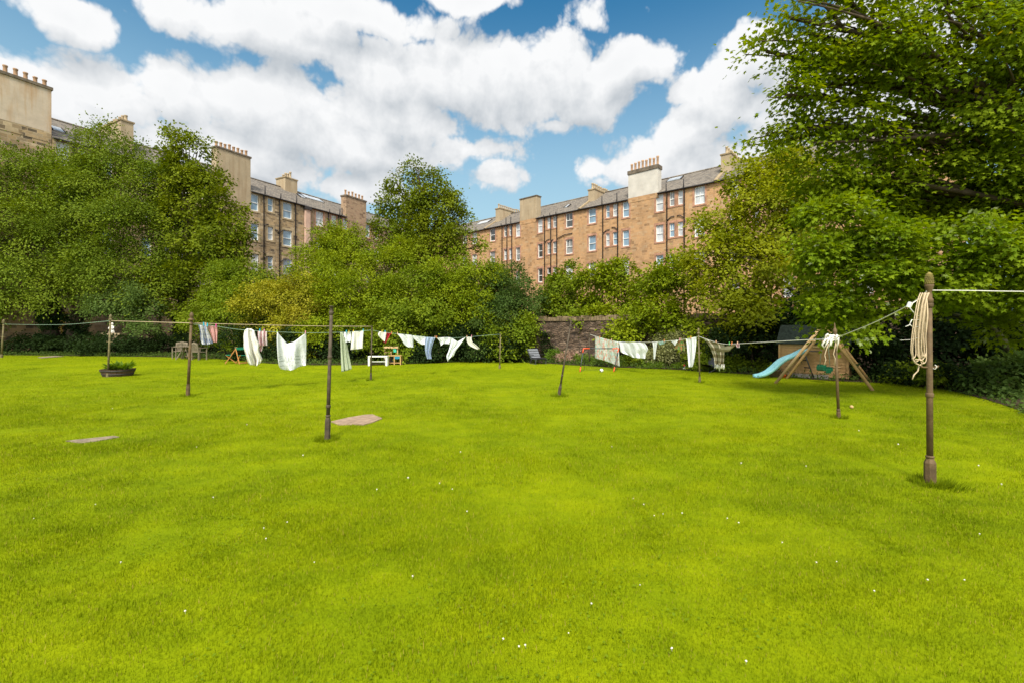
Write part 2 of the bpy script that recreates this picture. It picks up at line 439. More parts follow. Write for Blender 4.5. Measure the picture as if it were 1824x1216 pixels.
EDGE_PX = [(-500, 631), (-150, 631), (0, 632), (170, 634), (290, 635.5), (385, 638.5), (480, 647), (560, 650), (640, 650), (720, 648), (800, 645), (870, 643), (955, 645.5),
           (1020, 650), (1100, 654), (1180, 657), (1240, 660), (1330, 666), (1400, 671), (1450, 676), (1520, 680), (1580, 682), (1640, 687), (1700, 697), (1760, 712), (1824, 733), (1950, 800)]
EDGE = [G(*p) for p in EDGE_PX]
mb = MB()
far = [Vector((60, EDGE[-1].y, 0)), Vector((80, 60, 0)), Vector((20, 110, 0)), Vector((-60, 110, 0)), Vector((-90, EDGE[0].y, 0))]
poly = EDGE + far
mb.add([(p.x, p.y, .012) for p in poly], [tuple(range(len(poly)))])
tag(mb.build('planting_bed', M['soil']), 'dark earth under the trees and shrubs round the lawn', 'flower bed', kind='structure')

# ------------------------------------------------------------------ tenements
class Wall:
    """a facade line: s metres along it from P0; photo columns are turned into distances along it"""
    def __init__(s, P0, d):
        s.P0 = Vector((P0[0], P0[1], 0)); s.d = Vector((d[0], d[1], 0)).normalized(); s.n = Vector((-s.d.y, s.d.x, 0))
        s.ang = math.atan2(s.d.y, s.d.x)
    def u(s, px, inward=0.0):
        k = (px - CX) / F; o = s.P0 + s.n * inward
        return (k * o.y - o.x) / (s.d.x - k * s.d.y)
    def at(s, u): return s.P0 + s.d * u
WL = Wall((-28.3, 49.2), (.477, .879))
WR = Wall((-4.1, 68.0), (.7478, -.6639))
EAVE = 16.65; RIDGE = 2.8; DEPTH = 9.0

def build_tenement(W, u0, u1, label, stone, windows, stacks, ridge_stacks, pipes, rng, margin, ends=(False, False), skews=(), skylights=(), panes=('glass_sky',), group='tenements round the green', eave=EAVE, extra=None):
    """windows: (ua, ub, z_sill, z_head, style); stacks: flush wall-head chimneys (ua, ub, z_top, coat, z_coat, pots, pot height, cap height)"""
    L = u1 - u0
    root = thing('tenement', label, 'tenement', W.at(u0), W.ang, group)
    win = [(a - u0, b - u0, z0, z1, st) for (a, b, z0, z1, st) in windows]
    us = sorted(set([0.0, L] + [w[0] for w in win] + [w[1] for w in win])); zs = sorted(set([0.0, eave] + [w[2] for w in win] + [w[3] for w in win]))
    mb = MB()
    def hole(a, b, c, d):
        m_, n_ = (a + b) / 2, (c + d) / 2
        return any(w[0] < m_ < w[1] and w[2] < n_ < w[3] for w in win)
    for i in range(len(us) - 1):
        for j in range(len(zs) - 1):
            a, b, c, d = us[i], us[i + 1], zs[j], zs[j + 1]
            if b - a < 1e-6 or d - c < 1e-6 or hole(a, b, c, d): continue
            mb.add([(a, 0, c), (b, 0, c), (b, 0, d), (a, 0, d)], [(0, 1, 2, 3)])
    RV = .20
    for (a, b, c, d, st) in win:
        mb.add([(a, 0, c), (a, RV, c), (a, RV, d), (a, 0, d)], [(0, 1, 2, 3)]); mb.add([(b, 0, c), (b, RV, c), (b, RV, d), (b, 0, d)], [(3, 2, 1, 0)])
        mb.add([(a, 0, c), (b, 0, c), (b, RV, c), (a, RV, c)], [(0, 1, 2, 3)]); mb.add([(a, 0, d), (b, 0, d), (b, RV, d), (a, RV, d)], [(3, 2, 1, 0)])
    if ends[0]: mb.add([(0, 0, 0), (0, DEPTH, 0), (0, DEPTH, eave), (0, DEPTH / 2, eave + RIDGE), (0, 0, eave)], [(0, 1, 2, 3, 4)])
    if ends[1]: mb.add([(L, 0, 0), (L, DEPTH, 0), (L, DEPTH, eave), (L, DEPTH / 2, eave + RIDGE), (L, 0, eave)], [(4, 3, 2, 1, 0)])
    mb.add([(0, DEPTH, 0), (L, DEPTH, 0), (L, DEPTH, eave), (0, DEPTH, eave)], [(3, 2, 1, 0)])
    mb.build('wall', M[stone], root)
    # roof: front slope interrupted where a chimney rises flush with the wall
    rb = MB(); cuts = sorted([(s[0] - u0, s[1] - u0) for s in stacks]); segs = []; x = 0.0
    for (a, b) in cuts:
        if a > x: segs.append((x, a, -.22))
        segs.append((max(a, 0), min(b, L), .92)); x = b
    if x < L: segs.append((x, L, -.22))
    sl = RIDGE / (DEPTH / 2)
    for (a, b, y0) in segs:
        z0 = eave + .06 + y0 * sl; z1 = eave + .06 + RIDGE; h = DEPTH / 2
        rb.add([(a, y0, z0), (b, y0, z0), (b, h, z1), (a, h, z1), (a, y0, z0 - .10), (b, y0, z0 - .10)], [(0, 1, 2, 3), (4, 5, 1, 0)])
        if y0 < 0: rb.add([(a, y0, z0 - .10), (b, y0, z0 - .10), (b, 0, eave - .02), (a, 0, eave - .02)], [(3, 2, 1, 0)])
    rb.add([(0, DEPTH / 2, eave + .06 + RIDGE), (L, DEPTH / 2, eave + .06 + RIDGE), (L, DEPTH + .2, eave - .1), (0, DEPTH + .2, eave - .1)], [(0, 1, 2, 3)])
    rb.tube([(0, DEPTH / 2, eave + .1 + RIDGE), (L, DEPTH / 2, eave + .1 + RIDGE)], .09, 6)
    roof = rb.build('roof', M['slate'], root)
    for (a, b, y0) in segs:
        if y0 < 0 and b - a > .3:
            g = MB(); g.tube([(a + .02, -.25, eave - .12), (b - .02, -.25, eave - .12)], .075, 8); g.build('gutter', M['iron'], root)
    for ua in skews:
        s = MB(); a = ua - u0
        s.bar((a, -.25, eave + .12 - .25 * sl), (a, DEPTH / 2, eave + .16 + RIDGE), .34, .16); s.build('skew_stone', M['skew'], roof)
    for (ua, yb, w_, h_) in skylights:
        s = MB(); a = ua - u0; zf = lambda y: eave + .06 + y * sl
        s.bar((a, yb, zf(yb) + .07), (a, yb + h_, zf(yb + h_) + .07), w_, .10); o = s.build('skylight', M['glass_blind'], roof)
        f = MB()
        for q in (-1, 1): f.bar((a + q * (w_ / 2 + .04), yb, zf(yb) + .08), (a + q * (w_ / 2 + .04), yb + h_, zf(yb + h_) + .08), .07, .16)
        f.build('frame', M['iron'], o)
    def pot_mesh(h, r):
        b = MB(); b.lathe([(r * 1.05, 0), (r * 1.05, .06), (r * .86, .10), (r * .80, h * .8), (r * .98, h * .86), (r * 1.0, h), (r * .7, h), (r * .66, h - .2)], 12); return b
    for (ua, ub, zt, coat, zc, np_, ph, cap) in stacks:
        a, b = ua - u0, ub - u0; c = MB()
        c.box(a, b, -.035, .9, zc, zt); ch = c.build('chimney', M[coat], root)
        c = MB(); c.box(a - .08, b + .08, -.12, .98, zt + .002, zt + cap); c.build('coping', M['coping'], ch)
        if zc > eave - 3 and coat != 'stone_left_red':
            pass
        c = MB(); c.box(a, b, -.03, .89, eave - .5, min(zc, zt) + .0) if zc > eave - .5 else None
        if c.v: c.build('stone_base', M[stone], ch)
        p0 = None
        for i in range(np_):
            x = a + (b - a) * (i + .5) / np_
            if p0 is None: p0 = pot_mesh(ph, min(.15, (b - a) / np_ * .42)).build('chimney_pot', M['pot' if rng.random() < .7 else 'pot_pale'], ch); o = p0
            else: o = p0.copy(); COL.objects.link(o); o.parent = ch
            o.location = (x, .42 + rng.uniform(-.02, .02), zt + cap); o.scale = (1, 1, rng.uniform(.88, 1.1))
    for (ua, th, y0, y1, zt, coat, np_, ph) in ridge_stacks:
        a = ua - u0; c = MB(); c.box(a - th / 2, a + th / 2, y0, y1, eave - .2, zt - .14); ch = c.build('chimney', M[coat], root)
        c = MB(); c.box(a - th / 2 - .08, a + th / 2 + .08, y0 - .08, y1 + .08, zt - .138, zt); c.build('coping', M['skew'], ch)
        p0 = None
        for i in range(np_):
            y = y0 + (y1 - y0) * (i + .5) / np_
            if p0 is None: p0 = pot_mesh(ph, min(.15, (y1 - y0) / np_ * .42)).build('chimney_pot', M['pot_pale'], ch); o = p0
            else: o = p0.copy(); COL.objects.link(o); o.parent = ch
            o.location = (a, y, zt); o.scale = (1, 1, rng.uniform(.9, 1.1))
    for (ua, ztop, zbot, arms) in pipes:
        a = ua - u0; p = MB(); p.tube([(a, -.10, zbot), (a, -.10, eave - .2), (a, -.30, eave + .0), (a, -.30, ztop)], .065, 8)
        for (za, da) in arms:
            p.tube([(a, -.10, za - .35), (a + da * .5, -.10, za), (a + da, -.08, za + .05)], .05, 6)
        for z in np.arange(zbot + 1, eave - .3, 1.8): p.lathe([(.085, 0), (.085, .1)], 8, True, (a, -.10, z))
        p.build('drainpipe', M['iron'], root)
    # windows
    for (a, b, c, d, st) in win:
        pane = panes[int(rng.random() * len(panes))]
        f = MB(); y0, y1 = .11, .19; fw = .085 if b - a > .75 else .065; mid = (c + d) / 2
        f.box(a + .002, a + fw, y0, y1, c + .002, d - .002); f.box(b - fw, b - .002, y0, y1, c + .002, d - .002)
        f.box(a + fw, b - fw, y0, y1, d - fw, d - .002); f.box(a + fw, b - fw, y0 - .03, y1, c + .002, c + fw * 1.5)
        f.box(a + fw, b - fw, y0 - .01, y1, mid - .035, mid + .035)
        if st in ('v', '4'): f.box((a + b) / 2 - .018, (a + b) / 2 + .018, y0 + .01, y1, mid + .035, d - fw)
        if st == '4': f.box((a + b) / 2 - .018, (a + b) / 2 + .018, y0 + .01, y1, c + fw * 1.5, mid - .035)
        s = MB(); mw = .17
        s.box(a - mw, a - .0, -.022, .03, c - .0, d); s.box(b, b + mw, -.022, .03, c, d)
        s.box(a - mw, b + mw, -.024, .03, d, min(d + .24, eave - .02) if d < eave - .3 else eave - .03); s.box(a - mw, b + mw, -.055, .03, c - .17, c)
        wo = s.build('window', M[margin], root)
        f.build('frame', M['white_paint'], wo)
        q = MB(); q.add([(a + fw, .17, c + fw), (b - fw, .17, c + fw), (b - fw, .17, d - fw), (a + fw, .17, d - fw)], [(0, 1, 2, 3)]); q.build('pane', M[pane], wo)
    if extra: extra(root, u0)
    return root

rng = random.Random(5)
def wins(W, cols, rows):
    """cols: (px left, px right, 'L' or 'S', style, rows list)"""
    out = []
    for (pa, pb, size, st, rr) in cols:
        ua, ub = W.u(pa), W.u(pb)
        for r in rr:
            h = rows[r]; s0 = h - (1.85 if size == 'L' else 1.52)
            out.append((ua, ub, s0, h, st))
    return out
ROW_L = [EAVE - .25, EAVE - 3.45, EAVE - 6.75, EAVE - 10.1]
ROW_R = [EAVE - .2, EAVE - 3.55, EAVE - 6.85, EAVE - 10.2]
Lu, Ru = WL.u, WR.u

# left-hand row, nearest first
c0 = Lu(-260); c1 = Lu(92); c2 = Lu(238); c3 = Lu(385); c4 = Lu(541); c5 = Lu(690)
build_tenement(WL, c0 - 4, c1, 'nearest sandstone tenement with a huge pale rendered chimney at the left edge', 'stone_left', [],
    [(Lu(-190), c1 - .02, EAVE + 3.55, 'coat_pale', EAVE + .25, 14, .62, .22)], [], [], rng, 'margin_tan', ends=(True, False))
build_tenement(WL, c1 + .01, c2, 'tenement behind the far left trees with a lean tan ridge chimney',
    'stone_left', wins(WL, [(100, 124, 'L', '', [0, 1, 2, 3]), (140, 152, 'S', '', [0, 1, 2]), (182, 200, 'L', '', [0, 1, 2, 3])], ROW_L),
    [], [(Lu(250, 2.2) - 1.0, .95, 2.2, 6.6, EAVE + 4.0, 'coat_tan', 8, .55)], [(Lu(131), EAVE + .9, 2, [(9.5, .7)])], rng, 'margin_tan', panes=('glass_sky', 'glass_blind'), skylights=[(Lu(118), 1.4, .7, .9)])
build_tenement(WL, c2 + .01, c3, 'tenement mostly hidden behind the tall pointed tree at the left',
    'stone_left', wins(WL, [(252, 270, 'L', '', [0, 1, 2, 3]), (292, 304, 'S', '', [0, 1, 2, 3]), (318, 334, 'L', '', [0, 1, 2, 3]), (352, 366, 'L', '', [0, 1, 2, 3])], ROW_L),
    [], [], [(Lu(284), EAVE + .8, 2, [])], rng, 'margin_tan', panes=('glass_sky', 'glass_blind'), skylights=[(Lu(352), 2.4, .8, 1.2)])
build_tenement(WL, c3 + .01, c4, 'ochre stone tenement with three window columns beside a broad tan chimney',
    'stone_left', wins(WL, [(447, 461, 'L', '', [0, 1, 2]), (477, 486.6, 'S', '', [0, 1, 2]), (504.3, 520.2, 'L', '', [0, 1, 2])], ROW_L),
    [(c3 + .02, Lu(446), EAVE + 3.45, 'coat_tan', EAVE - 1.9, 8, .66, .17)], [(Lu(519, 3.6) , 1.7, 3.6, 5.4, EAVE + 4.1, 'coat_tan', 4, .75)],
    [(Lu(469.2), EAVE + .8, 2, [(EAVE - 3.3, .55), (EAVE - 6.9, .55)]), (Lu(497.2), EAVE + .5, 2, [(EAVE - 3.6, .7), (EAVE - 3.75, -.5), (EAVE - 7.0, .8)]), (Lu(525.4), EAVE + .8, 2, [])],
    rng, 'margin_tan', panes=('glass_sky', 'glass_sky', 'glass_blind'), skylights=[(Lu(452) , 2.4, 1.3, 1.1)])
def pink_strip(root, u0):
    a = Lu(541) - u0 + .05; b = a + .62; m_ = MB(); m_.box(a, b, -.36, -.03, 0, EAVE - .55); o = m_.build('pilaster', M['coat_pink'], root); o['label'] = 'pale pink rendered strip'
    m_ = MB(); m_.box(a - .1, b + .1, -.5, -.03, EAVE - .548, EAVE - .2); m_.build('hopper', M['iron'], root)
build_tenement(WL, c4 + .01, c5 + 6.5, 'reddish brown tenement with a pink strip and a brick red edged chimney',
    'stone_left_red', wins(WL, [(562.5, 576, 'L', '4', [0, 1, 2]), (590.3, 599, 'S', '', [0, 1, 2]), (610.6, 619, 'S', '', [0, 1, 2]), (651, 659, 'L', '', [0, 1, 2]), (667, 675, 'L', '', [0, 1, 2])], ROW_L),
    [(Lu(616), Lu(652), EAVE + 2.75, 'stone_left_red', EAVE - .3, 6, .72, .2)], [],
    [(Lu(584.5), EAVE + .3, 4, []), (Lu(602.5), EAVE + .7, 4, []), (Lu(606.5), EAVE + .9, 4, [])], rng, 'margin_red', ends=(False, True), panes=('glass_blind', 'glass_sky'),
    skylights=[(Lu(565), 2.6, .7, .8), (Lu(588), 3.0, 3.0, .9)], extra=pink_strip)

# right-hand row, farthest first
r0 = Ru(770); r1 = Ru(863.4); r2 = Ru(1031); r3 = Ru(1272); r4 = Ru(1720)
build_tenement(WR, r0 - 6, r1, 'farthest tenement of the right row, half hidden by the central tree', 'stone_right',
    wins(WR, [(841, 849.5, 'L', '', [0, 1]), (824, 832, 'L', '', [0, 1])], ROW_R), [], [], [], rng, 'margin_red', ends=(True, False), panes=('glass_blind', 'glass_grey'), skylights=[(Ru(853) - 2, 2.6, 2.6, 1.0)])
build_tenement(WR, r1 + .01, r2, 'orange sandstone tenement with a stained square tan chimney block and no pots on it', 'stone_right',
    wins(WR, [(872.6, 882, 'L', '', [0, 1]), (897.6, 902.7, 'S', '', [0, 1]), (906.8, 912, 'S', '', [0, 1]), (918.7, 926.4, 'L', '', [0, 1, 2]), (958.2, 966.4, 'L', '', [0, 1, 2]),
              (974.7, 980.5, 'S', '', [0, 1, 2]), (985, 991, 'S', '', [0, 1, 2]), (1007.7, 1020, 'L', 'v', [0, 1, 2])], ROW_R),
    [(Ru(926.2), Ru(956), EAVE + 3.0, 'coat_tan', EAVE + .05, 0, .5, .12)], [(Ru(882.5, 2.0) + .5, .95, 2.0, 7.0, EAVE + 3.35, 'coat_tan', 11, .62)],
    [(Ru(895), EAVE + .2, 3, []), (Ru(903.8), EAVE + .9, 3, []), (Ru(912.3), EAVE + .8, 3, []), (Ru(970.8), EAVE + .1, 3, [(EAVE - 3.2, .8)]), (Ru(981.8), EAVE + .2, 3, [(EAVE - 3.3, .4)]), (Ru(992.5), EAVE + .2, 3, [(EAVE - 2.9, 2.4)])],
    rng, 'margin_red', skews=(r1 + .2,), panes=('glass_blind', 'glass_grey', 'glass_dark', 'glass_blind'), skylights=[(Ru(995), 1.6, .5, .8)])
build_tenement(WR, r2 + .01, r3, 'orange sandstone tenement with a tall pale grey chimney block carrying eight long pots', 'stone_right',
    wins(WR, [(1048, 1061.4, 'L', '', [0, 1, 2]), (1079.3, 1086, 'S', '', [0, 1, 2]), (1091.7, 1099.5, 'S', '', [0, 1, 2]), (1108.8, 1120.6, 'L', '', [0, 1, 2]),
              (1168.2, 1181.8, 'L', 'v', [0, 1, 2]), (1192.4, 1201.5, 'S', 'v', [0, 1, 2]), (1207.7, 1216.8, 'S', '', [0, 1, 2]), (1236.7, 1255.6, 'L', '4', [0, 1, 2])], ROW_R),
    [(Ru(1119.4), Ru(1172), EAVE + 2.75, 'coat_grey', EAVE + .05, 8, 1.0, .42)], [(Ru(1047.5, 2.0) + .5, .95, 2.0, 7.0, EAVE + 2.9, 'coat_tan', 10, .75)],
    [(Ru(1074.5), EAVE + .9, 3, [(EAVE - 3.2, .9)]), (Ru(1101), EAVE + .9, 3, [(EAVE - 3.0, -.8)]), (Ru(1188.6), EAVE + .7, 3, [(EAVE - 2.9, .8)]), (Ru(1219.5), EAVE + .8, 3, [(EAVE - 2.9, -.8)])],
    rng, 'margin_red', skews=(r2 + .2,), panes=('glass_blind', 'glass_grey', 'glass_blind', 'glass_sky', 'glass_dark'), skylights=[(Ru(1180), 3.0, 1.6, .9)])
build_tenement(WR, r3 + .01, r4, 'nearest tenement of the right row, glimpsed through the big trees', 'stone_right',
    wins(WR, [(1300, 1316, 'L', '', [0, 1, 2, 3]), (1340, 1352, 'S', '', [0, 1, 2]), (1395, 1415, 'L', '', [0, 1, 2, 3]), (1460, 1480, 'L', '', [0, 1, 2, 3]), (1530, 1556, 'L', '', [0, 1, 2, 3]), (1610, 1640, 'L', '', [0, 1, 2, 3])], ROW_R),
    [], [(Ru(1284, 2.0) + .5, 1.0, 2.0, 7.0, EAVE + 3.3, 'coat_tan', 9, .8)], [], rng, 'margin_red', ends=(False, True), skews=(r3 + .2,), panes=('glass_blind', 'glass_grey'))

# ------------------------------------------------------------------ rubble garden wall at the back
M['rubble'] = rubble('rubble', [(.04, .03, .022), (.11, .075, .052), (.19, .13, .09), (.08, .058, .04), (.25, .18, .125)], (.07, .055, .045), 3.4, 10.0)
M['rubble_cope'] = plain('rubble_cope', (.20, .15, .09), .95, .1, .45, 4, .6)
wa, wb = Vector((.3, 26.4, 0)), Vector((17.5, 15.4, 0)); wl = (wb - wa).length; H = 2.1
root = thing('garden_wall', 'old reddish rubble garden wall with upright coping stones behind the goal', 'wall', wa, math.atan2(wb.y - wa.y, wb.x - wa.x))
mb = MB(); nx, nz = 90, 14; rw = random.Random(3)
grid = [[(wl * i / nx, rw.uniform(-.035, .035), H * j / nz) for i in range(nx + 1)] for j in range(nz + 1)]
vs_ = [p for row in grid for p in row]
mb.add(vs_, [(j * (nx + 1) + i, j * (nx + 1) + i + 1, (j + 1) * (nx + 1) + i + 1, (j + 1) * (nx + 1) + i) for j in range(nz) for i in range(nx)])
mb.box(0, wl, .05, .5, 0, H - .01); mb.build('masonry', M['rubble'], root)
mb = MB(); x = 0
while x < wl - .2:
    w_ = rw.uniform(.10, .22); h_ = rw.uniform(.18, .30)
    mb.box(x, x + w_ - .012, -.06 + rw.uniform(-.02, .02), .54 + rw.uniform(-.02, .02), H + .002, H + h_); x += w_
mb.build('coping', M['rubble_cope'], root, .015)
# ------------------------------------------------------------------ trees and shrubs
SHAPES = {
    'oval': ([(0, 0, 0), (.27, .45, .10), (0, 1, -.05), (-.27, .45, .10)], [(0, 1, 2), (0, 2, 3)]),
    'wide': ([(0, 0, 0), (.40, .42, .12), (0, 1, -.10), (-.40, .42, .12)], [(0, 1, 2), (0, 2, 3)]),
    'ash': ([(0, 0, 0), (.16, .40, .05), (0, 1, -.10), (-.16, .40, .05)], [(0, 1, 2), (0, 2, 3)]),
    'maple': ([(0, 0, 0), (.42, .10, .02), (.26, .34, .06), (.55, .62, -.04), (.20, .62, .06), (0, 1.02, -.08), (-.20, .62, .06), (-.55, .62, -.04), (-.26, .34, .06), (-.42, .10, .02)],
              [(0, 1, 2), (0, 2, 3), (0, 3, 4), (0, 4, 5), (0, 5, 6), (0, 6, 7), (0, 7, 8), (0, 8, 9)]),
}
def leaves_object(name, mat, C, Nrm, D, Sz, shape, parent):
    """one mesh of many separate leaves: base points C, normals, pointing directions and lengths"""
    V, Fc = SHAPES[shape]; V = np.array(V); Fc = np.array(Fc); K = len(V); n = len(C)
    D = D / np.linalg.norm(D, axis=1, keepdims=True)
    X = np.cross(D, Nrm); X /= np.linalg.norm(X, axis=1, keepdims=True) + 1e-9
    Z = np.cross(X, D)
    v = C[:, None, :] + Sz[:, None, None] * (V[None, :, 0:1] * X[:, None, :] + V[None, :, 1:2] * D[:, None, :] + V[None, :, 2:3] * Z[:, None, :])
    f = (Fc[None] + (np.arange(n) * K)[:, None, None]).reshape(-1)
    me = bpy.data.meshes.new(name); nt = n * len(Fc)
    me.vertices.add(n * K); me.vertices.foreach_set('co', v.astype(np.float32).ravel())
    me.loops.add(nt * 3); me.loops.foreach_set('vertex_index', f.astype(np.int32))
    me.polygons.add(nt); me.polygons.foreach_set('loop_start', np.arange(0, nt * 3, 3, dtype=np.int32))
    me.polygons.foreach_set('loop_total', np.full(nt, 3, dtype=np.int32))
    me.materials.append(mat); me.update(calc_edges=True)
    o = bpy.data.objects.new(name, me); COL.objects.link(o); o.parent = parent
    return o

BOUGH = 1.15
def unit(a): return a / (np.linalg.norm(a, axis=-1, keepdims=True) + 1e-9)
def crown_points(blobs, size, cov, rg, clump=.5, per=26, flat=.5, rough=.22, hollow=.35, up=.6):
    """blobs: (centre, radii, coverage factor). Returns leaf bases, normals, directions; leaves sit in sprays gathered at twig ends"""
    Cs, Ns, Ds = [], [], []
    for (c, r, k) in blobs:
        c = np.array(c); r = np.array(r)
        p_ = 1.6; A = 4 * math.pi * (((r[0] * r[1]) ** p_ + (r[0] * r[2]) ** p_ + (r[1] * r[2]) ** p_) / 3) ** (1 / p_)
        nl = A * cov * k / (.42 * size * size); nc = max(6, int(nl / per))
        # boughs: lobes standing out of the blob, with shaded gaps between them
        nb = int(np.clip(A / (BOUGH * (r.mean() ** 1.2)), 7, 26)); db = unit(rg.normal(size=(nb, 3)) + [0, 0, .15])
        rb = rg.uniform(.30, .50, nb) * (1 + rg.uniform(-rough, rough, nb)); cb = c + db * r * (rg.uniform(.62, .88, nb) * (1 - .25 * (rb - .3)))[:, None]
        w = rb ** 2; k_ = rg.choice(nb, nc, p=w / w.sum())
        d = rg.normal(size=(nc, 3)); d[:, 2] = np.where(d[:, 2] < 0, d[:, 2] * .55, d[:, 2]); d += db[k_] * .5; d = unit(d)
        rad = hollow + (1 - hollow) * rg.random(nc) ** .45
        sh = rg.random(nc) < .06; rad = np.where(sh, rg.uniform(1.02, 1.28, nc), rad)
        cc = cb[k_] + d * r.mean() ** .35 * (r ** .65) * (rb[k_] * rad)[:, None]
        # a thin scatter deeper inside
        ins = rg.random(nc) < .10; cc = np.where(ins[:, None], c + unit(rg.normal(size=(nc, 3))) * r * .6 * rg.random(nc)[:, None], cc)
        out = unit(d * .75 + db[k_] * .35)
        m = np.maximum(4, rg.poisson(per, nc)); idx = np.repeat(np.arange(nc), m); n = len(idx)
        cr = clump * rg.uniform(.6, 1.35, nc)
        o = rg.normal(size=(n, 3)) * .5 * cr[idx][:, None]
        # a spray is a tilted, flattened fan
        tn = unit(np.array([0, 0, up]) + out * .55 + rg.normal(size=(nc, 3)) * .28)[idx]
        o -= tn * np.sum(o * tn, axis=1, keepdims=True) * (1 - flat)
        pos = cc[idx] + o
        nr = unit(tn + rg.normal(size=(n, 3)) * .20)
        dr = unit(out[idx] * .8 + unit(o) * .8 + np.array([0, 0, -.35]) + rg.normal(size=(n, 3)) * .45)
        Cs.append(pos); Ns.append(nr); Ds.append(dr)
    return np.concatenate(Cs), np.concatenate(Ns), np.concatenate(Ds)

def blob(px, py, rx, ry, Y, k=1.0, dep=None):
    c = P(px, py, Y); a, b = rx / F * Y, ry / F * Y
    return (tuple(c), (a, dep if dep else max(.7, .8 * (a + b) / 2 + .2), b), k)

def limb(mb, a, b, r0, r1, rg, sag=.12, n=6, ns=7):
    a, b = Vector(a), Vector(b); L = (b - a).length; pts = []
    off = Vector(rg.normal(size=3)) * L * .05
    for i in range(n + 1):
        t = i / n; p = a.lerp(b, t); w = math.sin(math.pi * t)
        p = p + Vector((0, 0, -1)) * L * sag * w + off * w; pts.append(p)
    mb.tube(pts, [r0 + (r1 - r0) * (i / n) ** .8 for i in range(n + 1)], ns)
    return pts

def tree(name, label, cat, base, blobs, mat, size, shape, seed, cov=1.7, trunk=.25, fork=.35, top=None, clump=.5, per=26, flat=.5, rough=.25, hollow=.35,
         bark='bark', group=None, limbs=(), lean=None, ivy=None, up=.6, twigs=2, stems=1):
    rg = np.random.default_rng(seed); base = Vector(base)
    root = thing(name, label, cat, base, 0, group)
    tb = MB(); cs = [Vector(b[0]) for b in blobs]
    cen = sum(cs, Vector()) / len(cs); topz = max(c.z for c in cs)
    hub = Vector((base.x * .55 + cen.x * .45, base.y * .55 + cen.y * .45, base.z + (topz - base.z) * .55)) if top is None else Vector(top)
    if trunk:
        pts = []
        for i in range(8):
            t = i / 7; p = base.lerp(hub, t) + Vector((math.sin(t * 3.0) * (lean or 0), 0, 0)); pts.append(p - base)
        tb.tube(pts, [trunk * (1.35 if i == 0 else 1.0) * (1 - .62 * i / 7) for i in range(8)], 10)
        for (c, r, k) in blobs:
            c = Vector(c); f0 = min(.95, max(fork, (c.z - base.z) / (hub.z - base.z + .01) * .62))
            s0 = base.lerp(hub, f0) + Vector((math.sin(f0 * 3.0) * (lean or 0), 0, 0))
            ps = limb(tb, s0 - base, c - base, trunk * .42 * (1 - f0 * .5), trunk * .10, rg, -.06)
            for q in range(twigs):
                dv = Vector(unit(rg.normal(size=3)) * np.array(r) * .85); dv.z = abs(dv.z) * .7
                limb(tb, ps[3 + q % 3], c - base + dv, trunk * .15, trunk * .03, rg, -.04, 5, 5)
    for (a, b, r0, r1) in limbs: limb(tb, Vector(a) - base, Vector(b) - base, r0, r1, rg, .05, 8, 8)
    if tb.v: tb.build('trunk' if trunk else 'branches', M[bark], root)
    C, Nn, D = crown_points(blobs, size, cov, rg, clump, per, flat, rough, hollow, up)
    keep = C[:, 2] > .05
    C, Nn, D = C[keep], Nn[keep], D[keep]
    leaves_object('crown', M[mat], C - np.array(base), Nn, D, size * rg.uniform(.65, 1.2, len(C)), shape, root)
    if ivy:
        bl = []
        for (z, r) in ivy:
            p = base.lerp(hub, z / max(.1, (hub.z - base.z))); bl.append(((p.x, p.y, z), (r, r, .75), 1.0))
        C, Nn, D = crown_points(bl, .11, 2.2, rg, .2, 14, .7, .2, .6, .2)
        leaves_object('ivy', M['leaf_ivy'], C - np.array(base), Nn, D, .11 * rg.uniform(.7, 1.2, len(C)), 'wide', root)
    return root

M['leaf_ash'] = leaf_mat('leaf_ash', (0.062, 0.109, 0.0096), (0.126, 0.185, 0.0139), (0.223, 0.281, 0.0196), trans=.2, patch=.55)
M['leaf_ash_low'] = leaf_mat('leaf_ash_low', (0.060, 0.106, 0.0220), (0.096, 0.157, 0.0320), (0.152, 0.221, 0.0500), patch=.45)
M['leaf_syc'] = leaf_mat('leaf_syc', (0.057, 0.098, 0.0063), (0.119, 0.163, 0.0071), (0.229, 0.263, 0.0095), trans=.26, patch=.5)
M['leaf_bright'] = leaf_mat('leaf_bright', (0.081, 0.129, 0.0048), (0.158, 0.221, 0.0063), (0.273, 0.318, 0.0084), trans=.26, patch=.6, pscale=.8)
M['leaf_mid'] = leaf_mat('leaf_mid', (0.067, 0.119, 0.0068), (0.132, 0.193, 0.0095), (0.234, 0.290, 0.0142), trans=.26, patch=.55, pscale=.8)
M['leaf_cool'] = leaf_mat('leaf_cool', (0.034, 0.072, 0.0152), (0.066, 0.117, 0.0232), (0.122, 0.176, 0.0336), patch=.45)
M['leaf_yellow'] = leaf_mat('leaf_yellow', (0.126, 0.150, 0.0074), (0.255, 0.258, 0.0123), (0.477, 0.430, 0.0444), trans=.26, patch=.6, pscale=.9)
M['leaf_olive'] = leaf_mat('leaf_olive', (0.112, 0.152, 0.0079), (0.215, 0.254, 0.0111), (0.363, 0.379, 0.0158), patch=.5)
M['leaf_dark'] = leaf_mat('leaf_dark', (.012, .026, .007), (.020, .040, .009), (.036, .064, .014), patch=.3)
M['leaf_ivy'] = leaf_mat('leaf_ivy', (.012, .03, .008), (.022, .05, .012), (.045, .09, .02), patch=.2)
M['leaf_big'] = leaf_mat('leaf_big', (0.083, 0.144, 0.0055), (0.161, 0.240, 0.0079), (0.297, 0.364, 0.0111), trans=.42, patch=.5, pscale=.6, accent=(.50, .40, .02), acc=.006)
